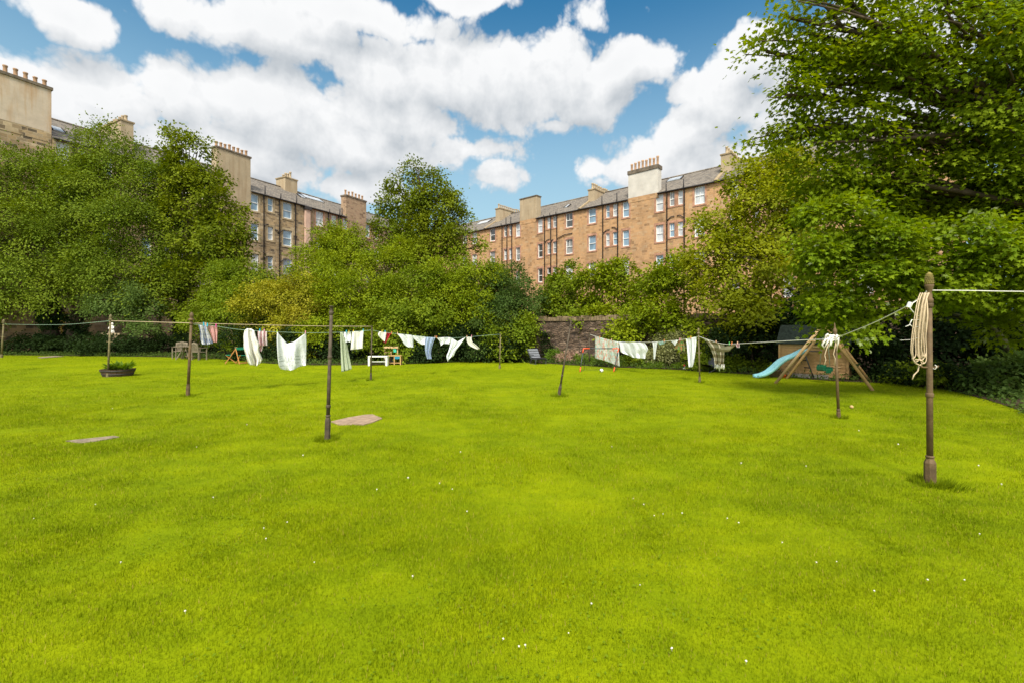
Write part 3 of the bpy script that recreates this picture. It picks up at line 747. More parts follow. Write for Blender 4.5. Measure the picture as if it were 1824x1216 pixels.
M['leaf_near'] = leaf_mat('leaf_near', (0.083, 0.148, 0.0061), (0.161, 0.253, 0.0088), (0.285, 0.354, 0.0122), trans=.38, patch=.5, pscale=.9, accent=(.32, .37, .20), acc=.02)
M['leaf_varieg'] = leaf_mat('leaf_varieg', (.06, .09, .02), (.22, .24, .08), (.46, .45, .22), patch=.3)
M['leaf_pink'] = leaf_mat('leaf_pink', (.10, .15, .03), (.42, .28, .20), (.62, .42, .34), patch=.2)
M['leaf_herb'] = leaf_mat('leaf_herb', (0.058, 0.124, 0.013), (0.111, 0.195, 0.018), (0.195, 0.273, 0.026), patch=.4)

TG = 'trees round the lawn'
# --- left
tree('ash_tree', 'broad ash tree filling the far left edge with a lighter yellow green top', 'tree', P(92, 613, 32) * 1, [
    blob(20,330,85,60,32), blob(105,318,70,46,32.5), blob(150,330,45,50,33), blob(-60,420,120,100,33), blob(50,420,90,75,31.5), blob(140,410,70,75,32), blob(20,520,90,50,31), blob(120,500,70,55,32), blob(-90,540,90,55,31), blob(160,270,25,30,33,.7)],
    'leaf_ash', .17, 'oval', 11, cov=1.5, per=55, trunk=.42, clump=.85, hollow=.3, group=TG, ivy=[(.5,.75),(1.4,.7),(2.3,.65),(3.2,.7)], flat=.45)
tree('ash_tree', 'tall ash tree with a thin leafy spike on top, second from the left edge', 'tree', P(126, 613, 32.5), [
    blob(171,240,13,28,33,.8), blob(205,285,50,38,33), blob(258,312,44,40,33.5), blob(200,350,70,60,32.5), blob(266,372,46,52,33), blob(230,430,90,65,32), blob(284,452,44,55,33), blob(180,480,60,50,31.5), blob(270,510,60,45,32), blob(240,272,18,18,33.5,.7)],
    'leaf_ash', .17, 'oval', 12, cov=1.5, per=55, trunk=.36, clump=.85, hollow=.3, group=TG, ivy=[(.5,.65),(1.4,.6),(2.3,.6)], flat=.45)
tree('ash_tree', 'small grey green ash drooping low behind the post with the barrel planter', 'tree', P(236, 612, 31), [
    blob(200,545,40,24,30.9), blob(252,560,30,36,30.6), blob(225,530,50,28,31), blob(258,588,22,18,30.3), blob(232,578,16,20,30.6)],
    'leaf_ash_low', .16, 'oval', 13, cov=1.6, per=40, trunk=.14, clump=.45, group=TG, flat=.55)
tree('sycamore_tree', 'tall pointed sycamore with two upright leaders against the left clouds', 'tree', P(318, 612, 33), [
    blob(303,248,9,24,33,.9), blob(305,285,16,28,33), blob(330,262,16,26,33,.8), blob(352,270,17,30,33,.8), blob(340,310,36,38,33), blob(372,320,25,36,33,.9), blob(352,365,48,42,33), blob(395,375,32,35,33),
    blob(330,410,45,40,32.5), blob(385,425,52,42,32.5), blob(420,440,24,36,32.5), blob(350,470,50,38,32), blob(312,350,18,40,33), blob(390,480,38,28,32.5), blob(310,520,40,50,32.5), blob(345,545,40,45,32)],
    'leaf_syc', .19, 'wide', 14, cov=1.35, per=34, hollow=.25, trunk=.32, clump=.6, group=TG, top=P(345, 300, 33), fork=.3, ivy=[(.5,.6),(1.4,.55),(2.4,.5)])
# --- centre, behind the shrubs
tree('round_tree', 'round bright green tree in front of the pink strip of the left tenement', 'tree', P(600, 612, 36), [
    blob(575,440,40,34,35), blob(615,425,45,30,36), blob(640,450,32,38,36), blob(600,465,60,40,35)], 'leaf_bright', .17, 'oval', 15, cov=1.5, trunk=.2, clump=.5, group=TG)
tree('sycamore_tree', 'tall dark sycamore standing behind the shrubs at the centre, tip above the roofs', 'tree', P(752, 610, 37), [
    blob(705,325,13,26,37,.8), blob(690,365,17,26,37,.8), blob(733,322,13,30,37,.7), blob(774,312,15,24,37,.7), blob(790,335,20,26,37,.75), blob(815,365,18,24,37,.65), blob(768,352,32,30,37,.9), blob(715,372,32,30,37,.9), blob(745,385,40,34,37),
    blob(795,385,36,34,37,.9), blob(770,420,55,36,36.5), blob(708,425,44,34,36.5), blob(685,410,18,26,37,.8), blob(820,425,28,30,36.5,.8), blob(760,455,60,34,36.5), blob(852,440,14,24,36.5,.5), blob(828,395,10,18,37,.5), blob(745,303,7,12,37,.6)],
    'leaf_syc', .19, 'wide', 16, cov=1.25, per=34, hollow=.25, trunk=.34, clump=.62, group=TG, top=P(755, 330, 37), fork=.3)
# --- shrubs of the middle border
SG = 'shrubs of the border behind the laundry'
def shrub(label, base, blobs, mat, size, shape, seed, cov=1.5, cat='shrub', name='shrub', group=SG, clump=.42, **kw):
    return tree(name, label, cat, base, blobs, mat, size, shape, seed, cov=cov, trunk=kw.pop('trunk', .07), clump=clump, group=group, twigs=1, per=kw.pop('per', 34), hollow=kw.pop('hollow', .42), rough=.38, **kw)
shrub('mid green rounded shrub just left of the yellow one, behind the folding chairs', P(400, 630, 26.5), [
    blob(400,505,48,38,28.5), blob(375,560,45,40,28), blob(432,560,46,50,26.5), blob(425,605,40,25,26), blob(440,490,40,26,28.5)], 'leaf_mid', .135, 'oval', 21)
shrub('yellow flowering shrub with pale tips behind the hammock shaped white sheet', P(505, 630, 25.5), [
    blob(480,535,42,34,25.5), blob(530,525,48,38,25.5), blob(500,580,55,34,24.5), blob(455,560,30,30,25)], 'leaf_yellow', .13, 'oval', 22)
shrub('large bright green shrub with upright shoots behind the tall bare pole', P(620, 630, 25), [
    blob(560,480,45,36,27), blob(620,490,60,45,26), blob(690,480,50,40,27), blob(650,540,75,45,25), blob(590,570,60,45,24.5), blob(720,460,30,30,27.5), blob(560,610,70,26,24)], 'leaf_bright', .135, 'oval', 23)
shrub('glossy mid green shrub behind the white bench and the toy kitchen', P(700, 630, 24), [
    blob(700,570,60,45,23.8), blob(760,560,55,48,24), blob(650,605,50,30,23.6), blob(720,615,70,25,23.2), blob(745,510,50,36,25)], 'leaf_mid', .135, 'wide', 24)
shrub('light green feathery shrub with pointed tops behind the white shirts on the line', P(820, 630, 24), [
    blob(800,495,42,36,25), blob(840,510,45,42,24.8), blob(790,550,45,45,24.3), blob(840,575,52,45,24), blob(815,465,20,22,25,.8), blob(880,500,24,34,25)], 'leaf_bright', .135, 'oval', 25)
shrub('dark blue green shrub at the corner where the rubble wall begins', P(905, 628, 24.5), [
    blob(905,510,40,42,25), blob(925,550,28,40,24.8), blob(880,565,40,45,24.2), blob(880,610,45,28,23.8)], 'leaf_cool', .15, 'oval', 26)
shrub('loose pale green shrub behind the grey padded lounger', P(920, 634, 23.5), [
    blob(922,592,30,34,23.6), blob(900,612,35,28,23.3), blob(940,605,16,26,23.8)], 'leaf_mid', .135, 'wide', 27)
for i, (x0, lab) in enumerate([(60, 'low dark ivy shrub at the foot of the far left ash'), (150, 'low dark ivy shrub to the left of the white statue'), (270, 'low dark ivy shrub between the statue and the garden table'), (-70, 'low dark ivy shrub cut by the left edge of the photo'), (345, 'dark bush behind the weathered garden table'), (205, 'low dark bush hiding the foot of the statue pedestal')]):
    Y0 = 28.9 if x0 == 205 else 31.0
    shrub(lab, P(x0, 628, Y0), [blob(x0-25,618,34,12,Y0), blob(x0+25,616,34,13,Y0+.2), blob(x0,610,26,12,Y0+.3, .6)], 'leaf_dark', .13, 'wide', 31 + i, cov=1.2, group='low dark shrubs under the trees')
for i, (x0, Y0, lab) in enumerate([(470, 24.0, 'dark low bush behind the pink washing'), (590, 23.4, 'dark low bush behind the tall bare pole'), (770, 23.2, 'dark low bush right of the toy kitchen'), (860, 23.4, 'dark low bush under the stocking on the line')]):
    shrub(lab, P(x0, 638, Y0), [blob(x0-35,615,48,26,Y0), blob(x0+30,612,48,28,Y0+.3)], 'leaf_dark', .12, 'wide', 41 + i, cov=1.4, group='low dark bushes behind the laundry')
for i, (x0, y0, Y0, mt, lab) in enumerate([(470, 560, 28.6, 'leaf_mid', 'mid green shrub deep behind the yellow one'), (570, 560, 29, 'leaf_mid', 'mid green shrub deep behind the tall bare pole'), (680, 560, 29, 'leaf_mid', 'mid green shrub deep under the central sycamore'), (790, 560, 28.5, 'leaf_mid', 'mid green shrub deep behind the white shirts'), (880, 555, 27.5, 'leaf_cool', 'dark shrub deep behind the stocking')]):
    shrub(lab, P(x0, 625, Y0), [blob(x0-35,y0-15,55,55,Y0), blob(x0+35,y0-5,55,55,Y0), blob(x0,y0+25,70,40,Y0)], mt, .15, 'wide', 141 + i, cov=1.7, group='shrubs deep in the border')
# --- behind and over the rubble wall
WG = 'shrubs over the rubble wall'
shrub('dense green shrub rising over the left end of the rubble wall', P(1000, 632, 28.5), [
    blob(985,530,38,40,28.5), blob(1020,515,40,38,28.5), blob(1000,555,45,24,27.5), blob(1035,572,26,14,25)], 'leaf_mid', .16, 'wide', 51, group=WG)
shrub('large green shrub over the wall behind the flowered duvet cover', P(1085, 640, 25.5), [
    blob(1060,505,40,36,26.5), blob(1100,500,42,36,26), blob(1080,545,58,36,25.5), blob(1130,520,36,36,25), blob(1060,572,36,18,24.6), blob(1100,592,30,22,23.2)], 'leaf_bright', .16, 'wide', 52, group=WG)
shrub('yellow green shrub bulging in front of the wall above the white leggings', P(1190, 648, 21.5), [
    blob(1170,520,42,45,22.5), blob(1210,530,50,50,22), blob(1160,570,48,36,21.5), blob(1220,580,45,36,21), blob(1125,585,36,22,21.8), blob(1200,475,24,22,22.8)], 'leaf_bright', .16, 'wide', 53, group=WG)
shrub('variegated cream and green shrub behind the small bright washing', P(1195, 650, 20.6), [
    blob(1185,622,34,24,20.6), blob(1220,630,24,20,20.3), blob(1165,635,24,16,20.4), blob(1205,605,26,16,20.8)], 'leaf_varieg', .10, 'oval', 54, group=WG, cov=1.3)
# --- right-hand trees
tree('olive_tree', 'olive tinted spreading tree between the right tenement row and the big sycamore', 'tree', P(1432, 636, 19.0), [
    blob(1285,410,50,42,20.5), blob(1340,345,50,45,20.5), blob(1300,470,66,46,19.5), blob(1370,400,70,60,20), blob(1360,480,66,55,19.3), blob(1290,530,62,36,18.8), blob(1340,560,52,36,18.3), blob(1330,592,34,26,18),
    blob(1420,350,60,70,20.5), blob(1390,300,40,40,21), blob(1430,450,50,55,19.5), blob(1318,310,16,20,21,.5), blob(1250,455,26,26,19.8,.9)],
    'leaf_olive', .15, 'wide', 61, cov=1.35, per=34, hollow=.3, trunk=.22, clump=.5, group=TG, top=P(1425, 430, 19.3), fork=.35, bark='bark_mossy',
    limbs=[(P(1440, 560, 18.6), P(1300, 500, 18.6), .09, .03)])
tree('big_sycamore', 'huge overhanging sycamore filling the upper right corner with layered boughs', 'tree', (17.5, 11.0, 0), [
    blob(1405,32,30,16,11,.55), blob(1365,92,40,20,11.5,.5), blob(1420,110,50,26,11.3,.7), blob(1400,170,40,16,11.2,.5), blob(1440,60,46,26,11,.7), blob(1470,150,70,40,11.2,.8), blob(1420,225,50,24,11.5,.75), blob(1370,255,60,18,12,.5),
    blob(1510,70,80,50,11,.85), blob(1600,40,95,60,10.5,.85), blob(1540,150,90,50,11,.85), blob(1700,60,95,70,10.5,.85), blob(1810,50,90,80,10,.9), blob(1640,150,90,55,11,.8), blob(1740,160,90,70,10.7,.85), blob(1840,170,70,80,10.4,.9),
    blob(1500,240,90,42,11.4,1.1), blob(1600,255,80,40,11.8,.9), blob(1700,270,80,45,11.3,1), blob(1800,270,80,70,10.8,1.1), blob(1480,305,80,45,12,1.3), blob(1570,330,80,50,12,1.3), blob(1680,345,90,55,12,1.5), blob(1790,365,80,65,11.5,1.6), blob(1590,372,85,28,12.4,1.5), blob(1700,388,85,30,12.2,1.5), blob(1805,400,70,34,11.9,1.5), blob(1490,345,60,30,12.6,1.3), blob(1850,340,60,90,11.2,1.4),
    blob(1650,-60,200,70,10.5,.7), blob(1480,-40,90,40,11,.5), blob(1900,-40,120,110,10,.8), blob(1950,250,90,170,10.5,.8)],
    'leaf_big', .108, 'maple', 62, cov=.80, trunk=.42, clump=.5, per=30, group=TG, top=P(1830, 120, 11.5), fork=.25, flat=.25, up=.9, twigs=3, hollow=.2,
    limbs=[(P(1824, 150, 11), P(1600, 45, 11), .12, .03), (P(1800, 232, 11), P(1690, 85, 10.8), .11, .035), (P(1810, 228, 11), P(1440, 255, 11.2), .085, .02), (P(1780, 200, 11), P(1490, 40, 10.9), .06, .015), (P(1660, 120, 10.9), P(1480, 140, 11), .04, .012), (P(1610, 62, 10.8), P(1450, 50, 11), .03, .01)])
tree('sycamore_tree', 'bright leaved sycamore on a leaning trunk reaching down over the swing and rope pole', 'tree', P(1835, 672, 12.6), [
    blob(1485,385,48,26,10.2), blob(1545,370,36,20,10,.8), blob(1460,435,48,36,10.4), blob(1530,430,70,36,10.2), blob(1610,430,80,38,10), blob(1490,490,66,42,10.5), blob(1570,500,80,45,10.4), blob(1460,545,46,40,10.8), blob(1520,560,50,32,10.8), blob(1510,592,36,14,10.8,.7),
    blob(1660,480,80,50,10.2), blob(1690,420,70,30,10.2,.7), blob(1760,450,80,55,9.8), blob(1825,440,60,60,9.8), blob(1640,540,70,36,10.8,.8), blob(1740,530,80,40,10.6,.9), blob(1820,530,70,60,10.2), blob(1780,590,60,24,11,.7)],
    'leaf_near', .108, 'maple', 63, cov=1.25, trunk=.15, clump=.36, per=24, hollow=.3, group=TG, top=P(1755, 565, 12.2), fork=.9, flat=.4, up=.8, bark='bark_mossy',
    limbs=[(P(1755, 567, 12.2), P(1660, 470, 11), .085, .04), (P(1660, 470, 11), P(1515, 410, 10.3), .04, .012), (P(1755, 567, 12.2), P(1780, 430, 11), .07, .03)])
DG = 'dark shrubs along the right border'
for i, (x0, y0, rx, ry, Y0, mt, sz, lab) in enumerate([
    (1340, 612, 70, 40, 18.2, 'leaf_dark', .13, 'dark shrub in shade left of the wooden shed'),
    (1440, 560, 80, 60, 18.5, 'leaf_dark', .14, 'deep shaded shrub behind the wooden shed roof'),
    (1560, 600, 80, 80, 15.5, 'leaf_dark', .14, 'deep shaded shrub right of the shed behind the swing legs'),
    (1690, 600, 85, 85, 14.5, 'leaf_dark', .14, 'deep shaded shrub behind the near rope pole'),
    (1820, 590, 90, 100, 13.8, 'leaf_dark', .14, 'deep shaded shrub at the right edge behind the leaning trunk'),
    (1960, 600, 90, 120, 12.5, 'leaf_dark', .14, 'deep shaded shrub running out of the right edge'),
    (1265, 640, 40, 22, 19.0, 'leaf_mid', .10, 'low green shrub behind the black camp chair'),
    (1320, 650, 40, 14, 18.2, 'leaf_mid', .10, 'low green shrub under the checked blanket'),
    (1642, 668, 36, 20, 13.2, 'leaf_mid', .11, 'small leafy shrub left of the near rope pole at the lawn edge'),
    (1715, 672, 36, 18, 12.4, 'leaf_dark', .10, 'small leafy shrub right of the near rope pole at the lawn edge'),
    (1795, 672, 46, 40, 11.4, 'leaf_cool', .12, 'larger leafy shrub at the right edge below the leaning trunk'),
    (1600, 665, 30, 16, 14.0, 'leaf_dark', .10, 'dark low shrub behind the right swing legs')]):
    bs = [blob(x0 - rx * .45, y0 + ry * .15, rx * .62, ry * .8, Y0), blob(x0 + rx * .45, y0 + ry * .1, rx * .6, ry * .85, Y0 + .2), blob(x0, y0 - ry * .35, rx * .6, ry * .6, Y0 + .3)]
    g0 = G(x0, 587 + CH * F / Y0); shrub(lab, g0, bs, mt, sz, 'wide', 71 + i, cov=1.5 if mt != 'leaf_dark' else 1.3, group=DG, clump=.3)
# --- small plants in front of the wall
PG = 'low plants at the foot of the rubble wall'
for i, (x0, y0, rx, ry, Y0, mt, lab) in enumerate([
    (972, 615, 14, 22, 24.4, 'leaf_dark', 'dark climbing plant on the left end of the rubble wall'),
    (985, 632, 20, 9, 23.2, 'leaf_herb', 'fresh green herb clump right beside the grey padded lounger'),
    (1008, 636, 26, 8, 22.6, 'leaf_pink', 'low clump of dusty pink flowers below the leaning pole'),
    (1040, 640, 22, 8, 22.0, 'leaf_herb', 'low green clump between the pink flowers and the goal'),
    (1085, 645, 34, 9, 21.0, 'leaf_herb', 'green plants behind the goal net'),
    (1125, 642, 24, 13, 20.6, 'leaf_mid', 'leafy plants under the plain white sheet'),
    (1160, 652, 26, 6, 19.9, 'leaf_herb', 'bright low plants in front of the variegated shrub'),
    (1215, 655, 30, 6, 19.4, 'leaf_herb', 'low plants at the border edge left of the white leggings'),
    (1290, 660, 34, 6, 18.5, 'leaf_herb', 'low plants at the border edge right of the black camp chair')]):
    bs = [blob(x0 - rx * .4, y0, rx * .6, ry, Y0, 1, .45), blob(x0 + rx * .4, y0, rx * .6, ry * .9, Y0, 1, .45)]
    shrub(lab, G(x0, 587 + CH * F / Y0), bs, mt, .085, 'oval', 91 + i, cov=1.5, cat='plant', name='border_plant', group=PG, clump=.18, trunk=.02)
# --- ivy and seedlings carpeting the earth
rg = np.random.default_rng(8); pts = []
for i in range(len(EDGE) - 1):
    a, b = EDGE[i], EDGE[i + 1]; L = (b - a).length; n = int(L * 330)
    t = rg.random(n); w = rg.random(n) ** 1.5 * 3.2
    x = a.x + (b.x - a.x) * t; y = a.y + (b.y - a.y) * t; nn = Vector((-(b - a).y, (b - a).x)).normalized()
    if a.x < -20: w = w * .8
    pts.append(np.stack([x + nn.x * (w - .12), y + nn.y * (w - .12), .02 + rg.random(n) ** 2 * .22], 1))
pts = np.concatenate(pts); n = len(pts)
thin = (pts[:, 0] < 8.8) | (rg.random(n) < .75); pts = pts[thin]; n = len(pts)
o = leaves_object('ground_cover', M['leaf_cool'], pts, unit(rg.normal(size=(n, 3)) * .5 + [0, 0, 1]), unit(rg.normal(size=(n, 3)) + [0, -.3, .5]), .10 * rg.uniform(.5, 1.3, n), 'oval', None)
tag(o, 'low ivy and seedlings covering the earth along the lawn edge', 'ground cover', kind='stuff')
# ------------------------------------------------------------------ clothes poles
def seg_Y(A, B, px):
    """depth at which the straight line from A to B (seen from above) crosses a photo column"""
    k = (px - CX) / F; dx, dy = B.x - A.x, B.y - A.y
    t = (k * A.y - A.x) / (dx - k * dy); return A.y + t * dy
def pole(name_label, bpx, tpx, mat, r, finial, Y=None, base_r=None, base_h=.26, arms=(.55,), rings=(.42,), octo=True, name='clothes_pole'):
    g = G(*bpx); Y = Y or g.y; b = P(bpx[0], bpx[1], Y); b.z = max(0, b.z); b.z = 0
    tp = P(tpx[0], tpx[1], Y); ax = tp - b; H = ax.length
    root = thing(name, name_label, 'clothes pole', b, 0, 'old iron clothes poles on the lawn')
    root.rotation_euler = ax.to_track_quat('Z', 'X').to_euler()
    m = M[mat]; br = base_r or r * 1.75
    fh = {'acorn': .24, 'onion': .30, 'ball': .20, 'disc': .03, 'flat': .015}[finial] * (1.0 if finial in ('disc', 'flat') else min(1, H / 2.0))
    sh = H - fh
    bm = MB(); n = 8 if octo else 14
    bm.lathe([(br * 1.02, -.12), (br * 1.02, .02), (br, .03), (br, base_h * .82), (r * 1.15, base_h)], n, False); bm.build('base', m, root)
    bm = MB(); bm.lathe([(r * 1.08, base_h - .01), (r * 1.02, H * .45), (r * .88, sh)], 16); bm.build('shaft', m, root)
    for q in rings:
        c = MB(); z = H * q; c.lathe([(r * 1.05, z - .03), (r * 1.35, z - .02), (r * 1.28, z - .003), (r * 1.35, z + .012), (r * 1.05, z + .022)], 16); c.build('collar', m, root)
    c = MB(); z = base_h; c.lathe([(r * 1.1, z), (r * 1.42, z + .008), (r * 1.42, z + .022), (r * 1.1, z + .03)], 16); c.build('collar', m, root)
    for q in arms:
        z = H * q; c = MB(); L = r * 3.4
        c.tube([(-L, 0, z + .02), (-L * .95, 0, z + .004), (-L * .6, 0, z), (L * .6, 0, z), (L * .95, 0, z + .004), (L, 0, z + .02)], .011, 6); c.build('hook', m, root)
    f = MB(); z = sh
    if finial == 'acorn':
        f.lathe([(r * .9, z - .10), (r * 1.25, z - .09), (r * 1.3, z - .05), (r * .95, z - .04), (r * .95, z), (r * .7, z + .02), (r * 1.1, z + .05), (r * 1.45, z + .09), (r * 1.5, z + .105)], 18); f.build('collar', m, root)
        f = MB(); prof = [(r * 1.28, 0), (r * 1.38, .02), (r * 1.32, .055), (r * 1.1, .09), (r * .75, .118), (r * .3, .133)]
        f.lathe([(a, z + .107 + h) for a, h in prof], 22)
        for j in range(6):                       # knobbly scales of the cone
            zz = .012 + j * .019; rr = np.interp(zz, [p[1] for p in prof], [p[0] for p in prof])
            for i in range(14):
                t = 2 * math.pi * (i + .5 * (j % 2)) / 14; c_ = Vector((rr * math.cos(t), rr * math.sin(t), z + .107 + zz)); o_ = Vector((math.cos(t), math.sin(t), .3)) * .006
                q_ = Vector((-math.sin(t), math.cos(t), 0)) * .007
                f.add([c_ - q_, c_ + q_, c_ + Vector((0, 0, .012)), c_ - Vector((0, 0, .012)), c_ + o_], [(0, 2, 4), (2, 1, 4), (1, 3, 4), (3, 0, 4)])
        f.build('finial', M['acorn'], root)
    elif finial == 'onion':
        f.lathe([(r * .9, z), (r * 1.0, z + .02), (r * .8, z + .03), (r * 1.5, z + .09), (r * 1.55, z + .12), (r * 1.1, z + .15), (r * .62, z + .17), (r * .62, z + .2), (r * .36, z + fh * .9), (r * .1, z + fh)], 16); f.build('finial', m, root)
    elif finial == 'ball':
        f.lathe([(r * .9, z - .02), (r * 2.3, z), (r * 2.3, z + .022), (r * 1.0, z + .04), (r * 1.1, z + .06), (r * 1.5, z + .09), (r * 1.4, z + .14), (r * .95, z + .175), (r * .3, z + fh)], 14); f.build('finial', m, root)
    elif finial == 'disc':
        f.lathe([(r * 1.0, z - .05), (r * 1.3, z - .03), (r * 1.3, z - .01), (r * .95, z), (r * 1.6, z + .008), (r * 1.6, z + fh)], 14); f.build('cap', m, root)
    else:
        f.lathe([(r * 1.02, z - .12), (r * 1.15, z - .11), (r * 1.15, z - .09), (r * 1.0, z - .08), (r * 1.0, z), (r * 1.3, z + .003), (r * 1.3, z + fh)], 14); f.build('cap', m, root)
    return root, b, H
M['acorn'] = plain('acorn', (.20, .16, .05), .85, .2, .45, 14, .5)
pole('nearest clothes pole, with an acorn finial and a hank of rope, at the right', (1656.5, 860), (1655, 485), 'pole_iron', .027, 'acorn', base_r=.052, base_h=.27, arms=(.55,), rings=(.42, .845))
pole('clothes pole with a pointed onion finial and a white rope bundle, before the shed', (1494, 743.5), (1486.5, 575), 'pole_iron', .0235, 'onion', base_h=.12, base_r=.034, rings=(.085,), arms=(.53,))
pole('slim clothes pole between the white leggings and the checked blanket', (1246.5, 680.5), (1244, 585), 'pole_olive', .023, 'ball', base_h=.16, arms=(.55,), rings=(.8,))
pole('strongly leaning clothes pole in front of the rubble wall', (995.5, 704), (1017.5, 571), 'pole_dark', .022, 'disc', base_h=.26, base_r=.040, arms=(.62,), rings=(.27, .92))
pole('pale slim clothes pole at the right end of the line of shirts', (890, 656), (891.5, 594), 'pole_olive', .026, 'flat', base_h=.14, arms=(.63,), rings=(.3,))
pole('slim dark clothes pole in front of the white bench', (660.5, 676.5), (662.5, 580), 'pole_dark', .0215, 'flat', base_h=.21, base_r=.035, arms=(.5,), rings=(.93,))
pole('tall bare clothes pole with no finial beside the pinkish ground slab', (583, 782), (590.5, 545), 'pole_dark', .026, 'flat', base_h=.34, base_r=.044, arms=(), rings=(.25, .62, .95))
pole('leaning clothes pole in front of the weathered table', (334.5, 704.5), (341.5, 556), 'pole_iron', .0315, 'ball', base_h=.26, base_r=.045, arms=(.47,), rings=(.86,))
pole('clothes pole rising out of the dark barrel planter', (192, 671), (197.3, 560), 'pole_olive', .030, 'ball', base_h=.2, arms=(.56,), rings=(.88,))
pole('clothes pole cut by the left edge of the photo', (2.5, 637), (7, 569), 'pole_olive', .042, 'ball', base_h=.18, arms=(.54,), rings=(.85,), Y=27)
pole('thin dark clothes pole behind the goal, left of the flowered duvet cover', (1049.6, 650.5), (1049.6, 594), 'pole_dark', .026, 'flat', base_h=.1, arms=(.6,), rings=(.9,))

# ------------------------------------------------------------------ lines
Y_ = lambda py: CH * F / (py - HZ)
YA, YB, YC, YE, YF, YH, YI, YJ, YK = Y_(860), Y_(743.5), Y_(680.5), Y_(656), Y_(676.5), Y_(704.5), Y_(671), 27.0, Y_(650.5)
TA, TB, TC = P(1651, 519, YA), P(1487, 603, YB), P(1244.5, 599, YC)
TE, TF, TH, TI, TJ, TK = P(891, 595.5, YE), P(662, 581.5, YF), P(340.5, 575.5, YH), P(197, 571.5, YI), P(6.5, 577.5, YJ), P(1050, 595.5, YK)
def rope(label, pts, mat='rope_white', r=.008, name='clothes_line'):
    m = MB(); o = Vector(pts[0]); out = []
    # smooth through the given points
    ps = [Vector(p) for p in pts]
    for i in range(len(ps) - 1):
        p0, p1, p2, p3 = ps[max(i - 1, 0)], ps[i], ps[i + 1], ps[min(i + 2, len(ps) - 1)]
        for j in range(6):
            t = j / 6; out.append(.5 * ((2 * p1) + (p2 - p0) * t + (2 * p0 - 5 * p1 + 4 * p2 - p3) * t * t + (3 * p1 - p0 - 3 * p2 + p3) * t ** 3))
    out.append(ps[-1]); m.tube([p - o for p in out], r, 6)
    ob = m.build(name, M[mat]); ob.location = o
    return tag(ob, label, 'clothes line', 'ropes strung between the poles')
def through(A, B, pix): return [A] + [P(x, y, seg_Y(A, B, x)) for x, y in pix] + [B]
rope('thin rope from the pole at the left edge to the planter pole', through(TJ, TI, [(60, 578.5), (120, 578)]), 'rope_green', .007)
rope('taut pale rope from the planter pole to the leaning pole by the table', through(TI, TH, [(268, 573.5)]), 'rope', .009)
rope('taut pale rope passing behind the tall bare pole above the washing', through(TH, TF, [(450, 578.5), (560, 580.8)]), 'rope', .0085)
L2A = P(341, 577.5, YH); L2B = P(662, 588, YF)
rope('thin green line carrying the towels left of the bench pole', through(L2A, L2B, [(366, 578.8), (385, 581), (410, 585), (435, 588), (460, 589.6), (493.5, 591.3), (545, 592.8), (590, 592.3), (625, 591)]), 'rope_green', .006)
rope('thin green line carrying the white shirts right of the bench pole', through(L2B, TE, [(676, 590.6), (700, 593.8), (735, 597.5), (776, 601.5), (805, 601.8), (831, 600.5), (860, 597.8)]), 'rope_green', .006)
rope('rope sagging from the acorn pole to the onion topped pole', through(TA, TB, [(1620, 543), (1560, 573.5), (1515, 592)]), 'rope_white', .0065)
rope('rope from the onion topped pole past the shed to the slim pole', through(TB, TC, [(1465, 604.3), (1420, 606), (1350, 610), (1310, 612.2), (1290, 612.4), (1270, 608)]), 'rope_white', .008)
rope('rope carrying the flowered duvet cover and white leggings', through(TC, TK, [(1222, 603.8), (1195, 606.8), (1165, 609), (1125, 609.6), (1100, 608.6), (1075, 603)]), 'rope_white', .008)
rope('rope leaving the acorn pole towards the right edge of the photo', [TA + Vector((.02, 0, .01)), P(1735, 518, 4.75), P(1830, 519.5, 4.6), P(2300, 522, 4.0)], 'rope_white', .0055)
# hank of rope on the near pole, and its knotted ends
hk = thing('rope_hank', 'long looped hank of pale rope hanging on the acorn pole', 'rope', P(1650, 520, YA - .05))
rr = random.Random(4); m = MB(); o = Vector(hk.location)
for i in range(9):
    xa = 1634 + i * 2.0 + rr.uniform(-1, 1); xb = xa + rr.uniform(3, 9); bot = 640 + rr.uniform(-9, 8); xl = 1624 + i * 2.6 + rr.uniform(-2, 2); xr = min(1650, xl + rr.uniform(8, 15))
    dy = rr.uniform(-.06, .03)
    path = [P(xa + 6, 522, YA - .05), P(xa, 540, YA - .06 + dy), P((xa + xl) / 2 - 2, 585, YA - .07 + dy), P(xl, 620, YA - .07 + dy), P(xl + 2, bot - 4, YA - .07 + dy), P((xl + xr) / 2, bot, YA - .08 + dy), P(xr, bot - 8, YA - .07 + dy), P(xr - 1, 600, YA - .06 + dy), P((xb + xr) / 2, 560, YA - .06 + dy), P(min(xb + 4, 1650), 524, YA - .05)]
    ps = path; out = []
    for q in range(len(ps) - 1):
        p0, p1, p2, p3 = ps[max(q - 1, 0)], ps[q], ps[q + 1], ps[min(q + 2, len(ps) - 1)]
        for j in range(5):
            t = j / 5; out.append(.5 * ((2 * p1) + (p2 - p0) * t + (2 * p0 - 5 * p1 + 4 * p2 - p3) * t * t + (3 * p1 - p0 - 3 * p2 + p3) * t ** 3) - o)
    m.tube(out, .0048, 6)
m.build('loops', M['rope'], hk)
m = MB(); m.tube([P(1625, 637, YA - .08) - o, P(1630, 646, YA - .1) - o, P(1638, 650, YA - .1) - o, P(1646, 646, YA - .1) - o, P(1640, 640, YA - .11) - o, P(1630, 640, YA - .11) - o], .007, 6)
m.tube([P(1637, 650, YA - .08) - o, P(1635, 660, YA - .08) - o, P(1628, 667, YA - .08) - o, P(1625, 675, YA - .08) - o], .0062, 6); m.build('knot', M['rope'], hk)
